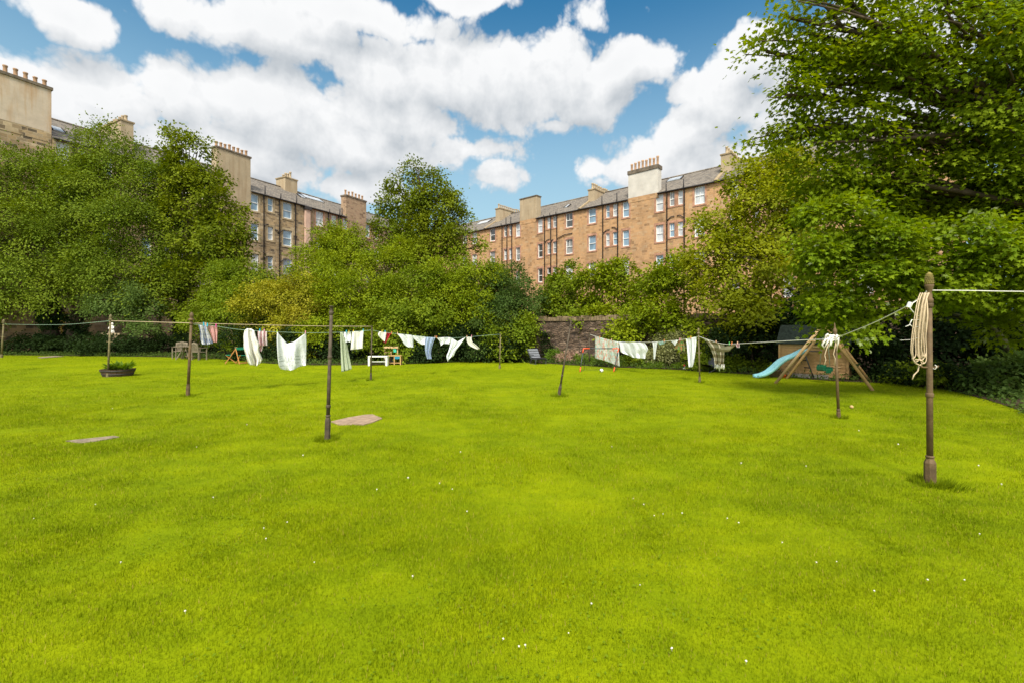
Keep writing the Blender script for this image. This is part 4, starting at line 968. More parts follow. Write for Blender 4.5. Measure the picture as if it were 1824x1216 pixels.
m = MB(); m.tube([P(1640, 531, YA - .06) - o, P(1626, 540, YA - .07) - o, P(1621, 549, YA - .07) - o, P(1630, 560, YA - .07) - o, P(1638, 564, YA - .06) - o], .005, 6)
m.tube([P(1638, 570, YA - .06) - o, P(1624, 570, YA - .08) - o, P(1620, 578, YA - .08) - o, P(1628, 584, YA - .08) - o, P(1638, 581, YA - .06) - o], .005, 6)
m.tube([P(1622, 578, YA - .08) - o, P(1613, 582, YA - .08) - o], .004, 6); m.tube([P(1637, 601, YA - .07) - o, P(1622, 605, YA - .08) - o, P(1603, 606, YA - .08) - o], .0022, 5)
m.tube([P(1660, 655, YA) - o, P(1666, 657, YA - .02) - o, P(1669, 652, YA - .03) - o, P(1665, 649.5, YA - .02) - o], .005, 6); m.build('loose_end', M['rope_white'], hk)
m = MB(); m.box(-.012, .012, -.01, .01, -.03, .03); q = m.build('tape_tag', M['white_paint'], hk); q.location = P(1619, 543, YA - .05) - o; q.rotation_euler = (0, .4, 0)
# rag and rope bundle on the onion pole
M['rag'] = plain('rag', (.74, .70, .64), .95, .1, .12, 25, .4)
bd = thing('rope_bundle', 'knotted bundle of white cotton rope and rag tied on the onion topped pole', 'rope', P(1486, 604, YB - .05)); o = Vector(bd.location)
m = MB(); rr = random.Random(9)
for i in range(16):
    x0, y0 = rr.uniform(1476, 1494), rr.uniform(598, 607); x1, y1 = x0 + rr.uniform(-14, 4), y0 + rr.uniform(-2, 12); x2, y2 = x1 + rr.uniform(-4, 6), y1 + rr.uniform(2, 12)
    y_ = YB - .04 - rr.uniform(.0, .07)
    m.tube([P(x0, y0, y_) - o, P((x0 + x1) / 2, min(y0, y1) - 1.5, y_ - .015) - o, P(x1, y1, y_) - o, P(x2, y2, y_ + .01) - o], [.016, .02, .017, .008], 7)
m.build('rag', M['rag'], bd)
m = MB()
m.tube([P(1476, 612, YB - .08) - o, P(1472, 622, YB - .08) - o, P(1469, 632, YB - .08) - o, P(1471, 640, YB - .08) - o, P(1468, 650, YB - .08) - o], .008, 6)
m.tube([P(1489, 608, YB - .06) - o, P(1487, 620, YB - .07) - o, P(1484.5, 630, YB - .07) - o, P(1487.5, 638, YB - .07) - o, P(1487, 650, YB - .07) - o], .008, 6)
m.tube([P(1487, 606, YB - .06) - o, P(1491, 618, YB - .05) - o, P(1490.5, 628, YB - .05) - o], .007, 6); m.build('loose_end', M['rope'], bd)

# ------------------------------------------------------------------ washing
def fabric(name, c, col=None, trans=.25, fine=True):
    t = NT(name); v = t.obj()
    cc = col(t, v) if col else c
    t.base(cc, .95, .1)
    t.bump(t.noise(v, 14, 4), .35, .03)
    tr = t.n.new('ShaderNodeBsdfTranslucent'); t.put(tr, 'Color', cc)
    mx = t.n.new('ShaderNodeMixShader'); mx.inputs[0].default_value = trans
    t.l.new(t.b.outputs[0], mx.inputs[1]); t.l.new(tr.outputs[0], mx.inputs[2]); t.l.new(mx.outputs[0], t.out.inputs[0]); return t.m
def stripes(t, v, axis, freq, w, off=0.0):
    sp = t.n.new('ShaderNodeSeparateXYZ'); t.put(sp, 0, v)
    return t.math('LESS_THAN', t.math('FRACT', t.math('MULTIPLY_ADD', sp.outputs[axis], freq, 50.0 + off)), w)
def c_check(t, v):
    a, b = stripes(t, v, 0, 5.5, .5), stripes(t, v, 2, 5.5, .5); f = t.math('MULTIPLY', t.math('ADD', a, b), .5)
    return t.ramp(f, [(.0, (.76, .74, .66)), (.5, (.50, .45, .32)), (1.0, (.27, .23, .12))])
def c_plaid(t, v):
    a, b = stripes(t, v, 0, 11, .28), stripes(t, v, 2, 8, .25); c = t.mix(t.math('MULTIPLY', a, .75), (.66, .66, .68), (.13, .20, .42)); return t.mix(t.math('MULTIPLY', b, .35), c, (.20, .24, .42))
def c_floral(t, v):
    n = t.n.new('ShaderNodeTexVoronoi'); t.put(n, 'Vector', v); t.put(n, 'Scale', 6.5)
    sp = t.n.new('ShaderNodeSeparateColor'); t.put(sp, 0, n.outputs['Color'])
    c = t.ramp(sp.outputs[0], [(.0, (.56, .74, .70)), (.2, (.80, .80, .77)), (.42, (.80, .26, .18)), (.55, (.80, .78, .74)), (.74, (.78, .40, .32)), (.9, (.50, .70, .66))])
    n2 = t.n.new('ShaderNodeTexVoronoi'); t.put(n2, 'Vector', v); t.put(n2, 'Scale', 15.0); s2 = t.n.new('ShaderNodeSeparateColor'); t.put(s2, 0, n2.outputs['Color'])
    d = t.ramp(s2.outputs[1], [(.0, (.80, .81, .79)), (.5, (.66, .78, .75)), (.72, (.80, .48, .40)), (.9, (.46, .58, .40))])
    for r_ in (c, d): pass
    m_ = t.math('LESS_THAN', n.outputs['Distance'], .42)
    return t.mix(m_, d, c)
def c_print(t, v):
    sp = t.n.new('ShaderNodeSeparateXYZ'); t.put(sp, 0, v)
    band = t.math('MULTIPLY', t.math('LESS_THAN', sp.outputs[2], -.68), t.math('GREATER_THAN', sp.outputs[2], -.98))
    n = t.noise(t.vmul(v, (30, 0, 9)), 1.0, 4, .6, .8); k = t.math('MULTIPLY', t.ramp(n, [(.52, (0, 0, 0)), (.56, (1, 1, 1))]), band)
    return t.mix(t.math('MULTIPLY', k, .6), (.83, .85, .89), (.36, .39, .36))
def c_leafy(t, v):
    n = t.noise(v, 9, 4, .6, 1.0); return t.ramp(n, [(.36, (.08, .22, .07)), (.45, (.20, .42, .12)), (.52, (.62, .20, .10)), (.6, (.16, .30, .12)), (.7, (.5, .62, .55))])
def c_dots(t, v):
    n = t.n.new('ShaderNodeTexVoronoi'); t.put(n, 'Vector', v); t.put(n, 'Scale', 28.0); return t.mix(t.math('LESS_THAN', n.outputs['Distance'], .16), (.46, .03, .04), (.72, .45, .42))
def c_pinkstripe(t, v): return t.mix(stripes(t, v, 0, 16, .4), (.74, .66, .66), (.68, .38, .42))
M['cotton'] = fabric('cotton', (.86, .88, .92), None, .08); M['cotton_cream'] = fabric('cotton_cream', (.86, .83, .78), None, .08); M['cotton_green'] = fabric('cotton_green', (.60, .66, .50))
M['cotton_blue'] = fabric('cotton_blue', (.42, .52, .72)); M['pink'] = fabric('pink', (.72, .40, .38)); M['pink_stripe'] = fabric('pink_stripe', 0, c_pinkstripe); M['red_dots'] = fabric('red_dots', 0, c_dots)
M['check'] = fabric('check', 0, c_check); M['plaid'] = fabric('plaid', 0, c_plaid); M['floral'] = fabric('floral', 0, c_floral, .06); M['print'] = fabric('print', 0, c_print, .08); M['leafy'] = fabric('leafy', 0, c_leafy); M['teal'] = fabric('teal', (.42, .60, .58))
def resample(pl, n):
    pl = [Vector((p[0], p[1])) for p in pl]; d = [0]
    for a, b in zip(pl, pl[1:]): d.append(d[-1] + (b - a).length)
    out = []
    for i in range(n):
        t = d[-1] * i / (n - 1); k = 0
        while k < len(pl) - 2 and t > d[k + 1]: k += 1
        f = (t - d[k]) / max(1e-6, d[k + 1] - d[k]); out.append(pl[k].lerp(pl[k + 1], min(1, max(0, f))))
    return out
def cloth_mesh(rows, line, amp, freq, seed, dy=0.0, rowsn=24, cols=40):
    rs = [resample(r, cols) for r in rows]; o = None; V = []; rr = random.Random(seed); ph = [rr.uniform(0, 6.28) for _ in range(4)]
    for j in range(rowsn):
        t = j / (rowsn - 1) * (len(rs) - 1); k = min(int(t), len(rs) - 2); f = t - k
        for i in range(cols):
            u = i / (cols - 1); v = j / (rowsn - 1)
            q = []
            for ax in (0, 1):
                p0, p1, p2, p3 = rs[max(k - 1, 0)][i][ax], rs[k][i][ax], rs[k + 1][i][ax], rs[min(k + 2, len(rs) - 1)][i][ax]
                q.append(.5 * (2 * p1 + (p2 - p0) * f + (2 * p0 - 5 * p1 + 4 * p2 - p3) * f * f + (3 * p1 - p0 - 3 * p2 + p3) * f ** 3))
            Y = seg_Y(line[0], line[1], q[0]) + dy
            Y += amp * (.25 + .75 * v) * (math.sin(6.28 * freq * u + ph[0] + 1.6 * v) + .5 * math.sin(6.28 * freq * 2.3 * u + ph[1] - 2.2 * v) + .18 * abs(math.sin(6.28 * freq * 3.1 * u * (1 - .3 * v) + ph[3])) + .45 * math.sin(3.9 * v + ph[2] + 2 * u))
            p = P(q[0], q[1], Y); V.append(p)
    o = V[0].copy(); b = MB(); b.add([p - o for p in V], [(j * cols + i, j * cols + i + 1, (j + 1) * cols + i + 1, (j + 1) * cols + i) for j in range(rowsn - 1) for i in range(cols - 1)], True)
    return b, o
WG_ = 'washing hung on the lines'
def cloth(name, label, cat, rows, line, mat, amp=.05, freq=2.0, seed=1, dy=0.0, parent=None):
    b, o = cloth_mesh(rows, line, amp, freq, seed, dy); ob = b.build(name, M[mat], parent)
    ob.location = o - (Vector(parent.location) if parent else Vector())
    s = ob.modifiers.new('thickness', 'SOLIDIFY'); s.thickness = .006
    if not parent: tag(ob, label, cat, WG_)
    return ob
LL, LM, LR, LQ = (L2A, L2B), (L2B, TE), (TC, TK), (TC, TB)
cloth('tea_towel', 'blue and white plaid cloth next to the leaning pole by the table', 'cloth', [[(353.5,579.2),(369,579.8)],[(356.5,592),(372,592)],[(358,606),(377,603)],[(360,613),(369,614),(379.5,611.5)]], LL, 'plaid', .05, 2, 1)
cloth('cloth', 'plain pink cloth hanging beside the plaid one', 'cloth', [[(369,579.8),(387,581.3)],[(374,592),(387,594)],[(380.5,609.5),(386,609.8)]], LL, 'pink', .03, 1.5, 2, .03)
cloth('bed_sheet', 'bulky cream white sheet bunched over the line in front of the folding chairs', 'bed sheet', [[(436,588),(441,585.2),(448,585.6),(453,589.2)],[(434,598),(455,597)],[(434.3,608),(458,605)],[(434.5,620),(462,614)],[(438,631),(461,623)],[(439,636),(465,634)],[(442,645),(467,640)],[(445,649),(457,651.5),(462,648)]], LL, 'cotton_cream', .11, 1.6, 3)
pk = cloth('pyjama_top', 'small pale pink striped garment right of the bunched cream sheet', 'clothing', [[(459,589.8),(475,590.4)],[(459.5,601),(475.5,603)],[(462,616.5),(476.5,615)]], LL, 'pink_stripe', .04, 2.5, 4)
cloth('sleeve', '', '', [[(463,616),(468,616)],[(462,621),(467.5,621)],[(463.5,625),(465.5,626)]], LL, 'pink_stripe', .015, 1, 5, .03, pk)
cloth('bed_sheet', 'white printed sheet hung by two corners so that it sags like a hammock', 'bed sheet', [[(493.6,591.3),(502,601),(511,612),(523,609),(535,600),(545,592.8)],[(493,606),(503,615),(513,623),(525,621),(545.5,606)],[(494,628),(512,632),(530,630),(545.5,628)],[(496,648),(520,651),(532,648),(545,648)],[(500,657),(518,659.5),(525,657),(531,653),(545,650)]], LL, 'print', .09, 1.5, 6)
cloth('towel', 'long pale green towel blowing to the right of the tall bare pole', 'towel', [[(606,591.6),(610.5,592)],[(606.3,610),(617,610)],[(607,630),(621,628)],[(608.3,662),(626.7,657)]], LL, 'cotton_green', .05, 2, 7)
cloth('vest', 'tiny white garment between the green towel and the off white towel', 'clothing', [[(612.8,591.6),(624.5,591.2)],[(611.7,600),(625.5,603)],[(616,610.2),(620,608),(624,610)]], LL, 'cotton', .03, 1.5, 8, .04)
cloth('towel', 'off white square towel left of the bench pole', 'towel', [[(627.2,590.8),(647.7,589.4)],[(626,606),(646.5,604)],[(624.5,622.8),(646,620.4)]], LL, 'cotton_cream', .03, 1.2, 9)
cloth('underwear', 'small white pants pegged just right of the bench pole', 'underwear', [[(676.5,590.6),(688,592)],[(673.5,597),(679,599),(687.4,599)],[(684,608),(685.2,608)]], LM, 'cotton_cream', .02, 1.2, 10)
cloth('underwear', 'small dark red patterned pants next to the white pair', 'underwear', [[(688,592),(697,593.8)],[(687,600),(692.5,601)],[(682.5,609),(686.5,611.8)]], LM, 'red_dots', .02, 1.2, 11, .05)
cloth('t_shirt', 'white T-shirt blown sideways right of the red pants', 'T-shirt', [[(707.8,594.6),(720,595.6),(733.8,597)],[(714,603),(736,602)],[(720.8,614),(726,613.6),(736,612)],[(728,618.4),(736,618.5)]], LM, 'cotton', .05, 1.6, 12)
cloth('t_shirt', 'white T-shirt between the sideways blown one and the blue shirt', 'T-shirt', [[(734.5,597.6),(745,598.6),(757,600)],[(736.5,602.5),(759.5,603)],[(743,608.5),(758,609)],[(752,613.8),(757,613.5)]], LM, 'cotton', .05, 1.6, 13, .05)
cloth('shirt', 'light blue shirt hanging limp with its ends twisted', 'shirt', [[(759,600.6),(775,601.4)],[(757,614),(770.5,614)],[(758,628),(767.5,628)],[(761,639),(769,639)]], LM, 'cotton_blue', .05, 2.2, 14, -.04)
cloth('blouse', 'white crumpled top right of the blue shirt', 'clothing', [[(777.7,601.5),(795,600.6),(804,601.2)],[(783,608),(804,607)],[(785,616),(790,612),(798,612),(800,614)]], LM, 'cotton', .05, 2, 15)
cloth('trousers', 'long white trousers with one leg pegged out to the right', 'trousers', [[(804,601.4),(815,608.5),(829.8,600)],[(803,610),(815,615),(824,608)],[(799,625),(812,624)],[(795.5,634),(808,633)],[(797.6,643.6),(801,637)]], LM, 'cotton', .05, 1.6, 16, .02)
cloth('stocking', 'single cream stocking blowing at the right end of the line of shirts', 'stocking', [[(831.2,600.8),(840,599.8)],[(832,609),(841,608.2)],[(837,615.7),(848.5,614.8)],[(850,622),(855,621)]], LM, 'cotton_cream', .03, 1, 17)
cloth('duvet_cover', 'flowered duvet cover in coral and mint hanging behind the goal', 'duvet cover', [[(1060,599),(1080,604),(1101.4,608.8)],[(1059.9,620),(1080,624.5),(1102.5,630)],[(1059.7,637.3),(1080,643),(1103.5,652)]], LR, 'floral', .05, 1.5, 18)
cloth('bed_sheet', 'plain white sheet hung wide between the flowered cover and the white sock', 'bed sheet', [[(1102,608.9),(1122,609.4),(1147,609.2)],[(1104,618),(1154,621)],[(1106,626.5),(1150.5,630)],[(1115,630),(1128,636.5),(1149,638.3)]], LR, 'cotton', .07, 1.6, 19)
cloth('sock', 'long narrow white sock in front of the variegated shrub', 'sock', [[(1162.3,609),(1171.5,608.4)],[(1164,621),(1169,621)],[(1164.3,639),(1166.8,639)]], LR, 'cotton', .02, 1, 20)
cloth('underwear', 'small mint green pants right of the long narrow sock', 'underwear', [[(1171.5,608.5),(1187,607.4)],[(1175,614.5),(1183,612)]], LR, 'teal', .02, 1, 21)
cloth('underwear', 'small triangular white pants left of the green and rust shorts', 'underwear', [[(1194.5,606.8),(1209,605.4)],[(1199,611),(1206,610)],[(1201.5,615),(1203,615)]], LR, 'cotton', .02, 1, 22)
cloth('shorts', 'child sized green and rust patterned shorts', 'shorts', [[(1209,605.4),(1216.5,604.6)],[(1205,613),(1219,614)],[(1200,622),(1206,622),(1220,625.3)]], LR, 'leafy', .03, 1.5, 23, .03)
cloth('leggings', 'bright white leggings pegged beside the slim pole', 'leggings', [[(1222,603.8),(1241,600.2)],[(1224,620),(1239.6,620)],[(1226.7,653.5),(1233,653.5),(1236,645)]], LR, 'cotton', .04, 1.5, 24)
ck = cloth('blanket', 'cream and brown checked blanket with tassels right of the slim pole', 'blanket', [[(1252.5,601.5),(1272,608.5),(1289,612.3)],[(1264,617),(1290,616)],[(1271,635),(1290,632)],[(1273,649),(1289,649)]], LQ, 'check', .07, 2, 25)
cloth('flap', '', '', [[(1271,626),(1285,618.5),(1312,612.3)],[(1271.5,626.3),(1285,622),(1308,617)],[(1272,626.6),(1289,626),(1298,626),(1303,620)]], LQ, 'check', .02, 1, 26, -.14, ck)
m = MB(); o = Vector(ck.location); rr = random.Random(2)
for i in range(7):
    x = 1273.5 + i * 2.6; Yk = seg_Y(LQ[0], LQ[1], x) + rr.uniform(-.04, .04)
    m.tube([P(x, 648, Yk) - o, P(x + rr.uniform(-.5, .5), 653, Yk) - o, P(x + rr.uniform(-.8, .8), 655 + rr.uniform(0, 5), Yk) - o], [.016, .02, .012], 5)
m.build('tassel_fringe', M['cotton_cream'], ck)
cloth('underwear', 'small pinkish pants at the right end of the checked blanket', 'underwear', [[(1310,611.8),(1317,612.2)],[(1311.5,616),(1317.5,617)],[(1313,618.5),(1317.5,619)]], LQ, 'pink_stripe', .02, 1, 27, -.03)

# pegs: two prongs and a spring
PEGM = {}
def peg_mesh(col):
    if col not in PEGM:
        m = MB(); m.box(-.009, .009, -.012, -.003, -.05, .04); m.box(-.009, .009, .003, .012, -.05, .04); m.box(-.011, .011, -.004, .004, -.01, .004)
        o = m.build('clothes_peg', plain('peg_' + col, {'cyan': (.02, .42, .62), 'magenta': (.70, .06, .34), 'pink': (.75, .30, .42), 'lime': (.45, .62, .03), 'yellow': (.72, .50, .03), 'orange': (.72, .24, .08), 'peach': (.70, .42, .28), 'green': (.12, .50, .12)}[col], .4, .4, .1, 20, 0))
        PEGM[col] = o; return o
    o = PEGM[col].copy(); COL.objects.link(o); return o
for (x, y, c, ln, lab) in [
    (363, 576.8, 'cyan', LL, 'cyan peg on the left half of the plaid cloth'), (366.3, 577.2, 'peach', LL, 'peach peg between two cyan ones on the plaid cloth'), (369.5, 578, 'cyan', LL, 'cyan peg where the plaid and pink cloths meet'), (385, 579.5, 'magenta', LL, 'magenta peg on the pink cloth'),
    (463, 588, 'cyan', LL, 'cyan peg on the pink striped garment'), (470.5, 588.6, 'pink', LL, 'pink peg on the pink striped garment'), (493.7, 590, 'lime', LL, 'lime green peg on the left corner of the hammock sheet'), (544, 591.4, 'pink', LL, 'pale pink peg on the right corner of the hammock sheet'),
    (617, 590.3, 'cyan', LL, 'cyan peg on the tiny white garment'), (621.6, 590.2, 'yellow', LL, 'yellow peg on the tiny white garment'), (629.5, 589.6, 'yellow', LL, 'yellow peg on the off white towel'), (647, 588, 'cyan', LL, 'cyan peg on the right corner of the off white towel'),
    (680.5, 589.6, 'yellow', LM, 'yellow peg on the small white pants'), (686, 590.2, 'cyan', LM, 'cyan peg on the small white pants'), (697.6, 592.4, 'orange', LM, 'orange peg at the end of the red pants'), (708, 593.4, 'peach', LM, 'peach peg on the shoulder of the sideways blown T-shirt'),
    (775, 600, 'peach', LM, 'peach peg at the right end of the blue shirt'), (778, 600, 'orange', LM, 'orange peg at the left end of the crumpled white top'), (831.6, 599.2, 'peach', LM, 'peach peg at the left side of the cream stocking'), (840, 598.6, 'pink', LM, 'pink peg at the right side of the cream stocking'),
    (1068.5, 600, 'orange', LR, 'orange peg on the flowered duvet cover'), (1089, 604.6, 'peach', LR, 'peach peg near the right end of the flowered cover'), (1183, 606.4, 'orange', LR, 'orange peg on the mint green pants'), (1211, 604, 'pink', LR, 'pink peg on the green and rust shorts'), (1230.5, 601, 'orange', LR, 'orange peg on the white leggings'),
    (1275.5, 608.6, 'peach', LQ, 'peach peg in the middle of the checked blanket'), (1299, 611.2, 'green', LQ, 'green peg on the blanket flap'), (1303.5, 611.2, 'orange', LQ, 'orange peg on the blanket flap'), (1313.5, 610.6, 'peach', LQ, 'peach peg on the pinkish pants by the blanket')]:
    o = peg_mesh(c); o.location = P(x, y, seg_Y(ln[0], ln[1], x)); o.rotation_euler = (0, rr.uniform(-.15, .15), rr.uniform(-.3, .3)); tag(o, lab, 'clothes peg', 'coloured clothes pegs')
# ------------------------------------------------------------------ garden furniture
M['teak'] = wood('teak', (.14, .11, .075), (.31, .26, .19), .8)
M['pine'] = wood('pine', (.42, .24, .09), (.62, .40, .18), .7)
M['pine_light'] = wood('pine_light', (.46, .30, .14), (.66, .46, .25), .7)
M['orange_wood'] = wood('orange_wood', (.34, .14, .04), (.55, .26, .08), 1)
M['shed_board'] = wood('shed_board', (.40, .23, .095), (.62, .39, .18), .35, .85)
M['felt'] = plain('felt', (.035, .045, .035), .95, .1, .4, 12, .5)
M['canvas_green'] = plain('canvas_green', (.02, .20, .11), .8, .2, .2, 10)
M['grey_fabric'] = plain('grey_fabric', (.17, .18, .20), .9, .15, .2, 14)
M['black_fabric'] = plain('black_fabric', (.018, .018, .02), .85, .2, .3, 14)
M['steel_dark'] = plain('steel_dark', (.05, .055, .06), .45, .5, .2, 8, .05)
M['orange_plastic'] = plain('orange_plastic', (.80, .10, .03), .4, .5, .08, 6, .0)
M['slide_blue'] = plain('slide_blue', (.33, .70, .76), .35, .5, .08, 4, .02)
M['green_plastic'] = plain('green_plastic', (.01, .13, .06), .4, .5, .15, 6, .02)
M['teal_paint'] = plain('teal_paint', (.05, .48, .34), .6, .3, .1, 6); M['blue_paint'] = plain('blue_paint', (.02, .22, .34), .6, .3, .1, 6)
M['concrete'] = plain('concrete', (.34, .31, .27), .95, .1, .3, 5, .5)
M['slab'] = plain('slab', (.33, .235, .165), .95, .1, .28, 9, .6)
M['slab_grey'] = plain('slab_grey', (.25, .20, .145), .95, .1, .35, 9, .6)
M['barrel'] = wood('barrel', (.05, .032, .025), (.14, .085, .06), .8, .85)
M['terracotta'] = plain('terracotta', (.40, .18, .10), .85, .2, .25, 6); M['clay_grey'] = plain('clay_grey', (.26, .19, .16), .85, .2, .25, 6)
M['statue_white'] = plain('statue_white', (.72, .68, .64), .8, .2, .12, 5, .2)
M['yellow_pipe'] = plain('yellow_pipe', (.52, .36, .05), .6, .3, .25, 6)

t_loc = G(330, 639.5); tw = .98
root = thing('garden_table', 'round topped weathered wooden garden table between two chairs', 'table', t_loc, .2)
m = MB()
for i in range(9):
    x = -tw / 2 + tw * (i + .5) / 9; hw = math.sqrt(max(.02, (tw / 2) ** 2 - (abs(x) - .02) ** 2)); m.box(x - tw / 19, x + tw / 19 - .008, -hw, hw, .70, .722)
m.build('tabletop', M['teak'], root)
m = MB(); m.box(-.40, .40, -.03, .03, .655, .698); m.box(-.03, .03, -.40, .40, .65, .69); m.build('apron', M['teak'], root)
for sx, sy in ((-1, -1), (1, -1), (1, 1), (-1, 1)):
    m = MB(); m.bar((sx * .05, sy * .05, .66), (sx * .33, sy * .30, 0), .05, .04); m.build('leg', M['teak'], root)
def slat_chair(loc, rz, label):
    root = thing('garden_chair', label, 'chair', loc, rz, 'weathered garden chairs'); w = .25
    m = MB()
    for i in range(6): y = -.24 + .085 * i; m.box(-w, w, y, y + .065, .42, .44)
    m.build('seat', M['teak'], root)
    m = MB(); m.bar((-w, .235, .46), (w, .235, .46), .05, .025); n = 7
    crest = [(-w - .02, .29, .86), (-w * .5, .295, .885), (0, .3, .925), (w * .5, .295, .885), (w + .02, .29, .86)]
    for a, b in zip(crest, crest[1:]): m.bar(a, b, .03, .09)
    for i in range(n): x = -w + .05 + (2 * w - .1) * i / (n - 1); m.bar((x, .24, .46), (x, .292, .85), .036, .014)
    m.build('backrest', M['teak'], root)
    for s in (-1, 1):
        m = MB(); m.bar((s * (w + .02), .22, 0), (s * (w + .02), .22, .42), .045, .045); m.bar((s * (w + .02), .22, .42), (s * (w + .02), .295, .9), .045, .045); m.build('leg', M['teak'], root)
        m = MB(); m.bar((s * (w + .02), -.22, 0), (s * (w + .02), -.22, .64), .045, .045); m.build('leg', M['teak'], root)
        m = MB(); m.bar((s * (w + .02), -.27, .655), (s * (w + .02), .25, .655), .055, .028); m.build('armrest', M['teak'], root)
    return root
slat_chair(G(320, 638.5), .25, 'weathered slatted garden chair left of the round garden table')
slat_chair(G(355, 640.5), R(158), 'weathered slatted garden chair right of the table, its back to the lawn')
def folding_chair(loc, rz, label):
    root = thing('folding_chair', label, 'folding chair', loc, rz, 'green canvas folding chairs'); w = .25
    for s in (-1, 1):
        m = MB(); m.bar((s * w, -.24, 0), (s * w, .26, .80), .035, .03); m.build('leg', M['orange_wood'], root)
        m = MB(); m.bar((s * (w - .04), .26, 0), (s * (w - .04), -.22, .43), .035, .03); m.build('leg', M['orange_wood'], root)
    m = MB(); m.bar((-w, -.21, .06), (w, -.21, .06), .03, .03); m.bar((-w + .04, .23, .05), (w - .04, .23, .05), .03, .03); m.build('stretcher', M['orange_wood'], root)
    m = MB(); m.box(-w, w, -.22, .02, .415, .43); m.build('seat', M['canvas_green'], root, .005)
    m = MB(); m.bar((-w - .02, .225, .73), (w + .02, .225, .73), .02, .12); m.build('backrest', M['canvas_green'], root, .005)
    return root
folding_chair(G(411, 647), R(-58), 'green canvas folding chair with orange wooden legs, left of the pair')
folding_chair(G(433, 647.5), R(52), 'green canvas folding chair partly hidden behind the bunched cream sheet')
# low white bench, grey board, toy kitchen
Yb = Y_(651); x0, x1 = P(656, 0, Yb).x, P(690, 0, Yb).x
root = thing('garden_bench', 'low white painted bench behind the slim dark pole', 'bench', ((x0 + x1) / 2, Yb + .1, 0), .06); w = (x1 - x0) / 2
m = MB(); m.box(-w, w, -.19, .19, .40, .45); m.build('seat', M['white_paint'], root, .004)
for s in (-1, 1):
    m = MB(); m.box(s * w - (.085 if s > 0 else 0), s * w + (.085 if s < 0 else 0), -.17, .17, 0, .398); m.build('leg', M['white_paint'], root, .004)
m = MB(); m.box(-w + .09, w - .09, -.02, .02, .17, .21); m.build('rail', M['white_paint'], root)
m = MB(); m.box(-.1, .1, -.02, .02, 0, .38); o = m.build('board', M['concrete']); o.location = (P(683, 0, Yb).x, Yb + .42, 0); o.rotation_euler = (-.12, 0, 0); tag(o, 'small grey brown board standing behind the white bench', 'board')
Yk = Y_(649.5); xa, xb, xc = P(681, 0, Yk).x, P(691, 0, Yk).x, P(714, 0, Yk).x; z_ = lambda py: CH + (HZ - py) / F * Yk
root = thing('toy_kitchen', 'wooden toy mud kitchen with a teal panel and a blue panel', 'toy kitchen', (xb, Yk, 0)); m = MB()
W_ = xc - xb; ct = z_(632.5)
m.box(-.02, W_ + .02, -.02, .38, ct - .035, ct); m.build('worktop', M['pine'], root, .003)
m = MB()
for x in (.0, W_ * .45, W_ - .045):
    for y in (0, .33): m.box(x, x + .045, y, y + .045, 0, ct - .037)
    m.box(x + .002, x + .043, .04, .335, .082, .113)
m.box(.046, W_ * .45 - .001, 0, .03, .08, .115); m.box(W_ * .45 + .046, W_ - .046, 0, .03, .08, .115); m.build('frame', M['pine'], root)
m = MB(); m.box(.05, W_ * .43, .2, .22, .11, ct - .04); m.build('cupboard_panel', M['steel_dark'], root)
m = MB(); m.box(W_ * .45 + .05, W_ - .05, -.012, .006, ct - .16, ct - .04); m.build('panel', M['blue_paint'], root)['label'] = 'blue drawer panel'
m = MB(); u0_, u1_ = xa - xb, P(706, 0, Yk).x - xb; tz = z_(617.5)
m.box(u0_, u0_ + .045, .34, .385, 0, tz - .08); m.box(u1_ - .05, u1_ - .01, .34, .385, ct, tz - .08); m.box((u0_ + u1_) / 2 - .02, (u0_ + u1_) / 2 + .01, .34, .37, ct, z_(626)); m.box(u0_ + .046, (u0_ + u1_) / 2 - .021, .33, .37, z_(628.5), z_(627.4)); m.build('hutch_post', M['pine_light'], root)
m = MB(); m.box(u0_ - .01, u1_ + .01, .26, .40, tz - .078, tz); m.build('shelf', M['pine_light'], root)
m = MB(); q0 = P(697.3, 0, Yk).x - xb; m.box(q0, q0 + .15, .30, .32, z_(627.5), z_(621)); m.build('panel', M['teal_paint'], root)['label'] = 'teal square panel'
# grey padded lounger
lg = G(957, 647.5); root = thing('garden_lounger', 'grey padded garden lounger beside the start of the rubble wall', 'lounger', lg, R(28))
m = MB()
for i in range(4):
    a = Vector((-.0, .16 + .085 * i, .30 + .115 * i)); m.bar(a - Vector((.27, 0, 0)), a + Vector((.27, 0, 0)), .15, .075, up=(0, .6, -.8))
m.build('back_cushion', M['grey_fabric'], root, .025)
m = MB(); m.box(-.27, .27, -.42, .14, .23, .30); m.build('seat_cushion', M['black_fabric'], root, .02)
for s in (-1, 1):
    m = MB(); m.tube([(s * .29, .5, .72), (s * .29, .14, .24), (s * .29, -.44, .24)], .012, 6); m.tube([(s * .29, -.36, .24), (s * .29, -.30, .02), (s * .29, -.42, .015)], .012, 6); m.tube([(s * .29, .05, .24), (s * .29, .2, .015), (s * .29, -.30, .015)], .012, 6); m.build('side_frame', M['steel_dark'], root)
    m = MB(); m.box(s * .31 - .025, s * .31 + .025, -.2, .22, .43, .455); m.build('armrest', M['black_fabric'], root, .006)
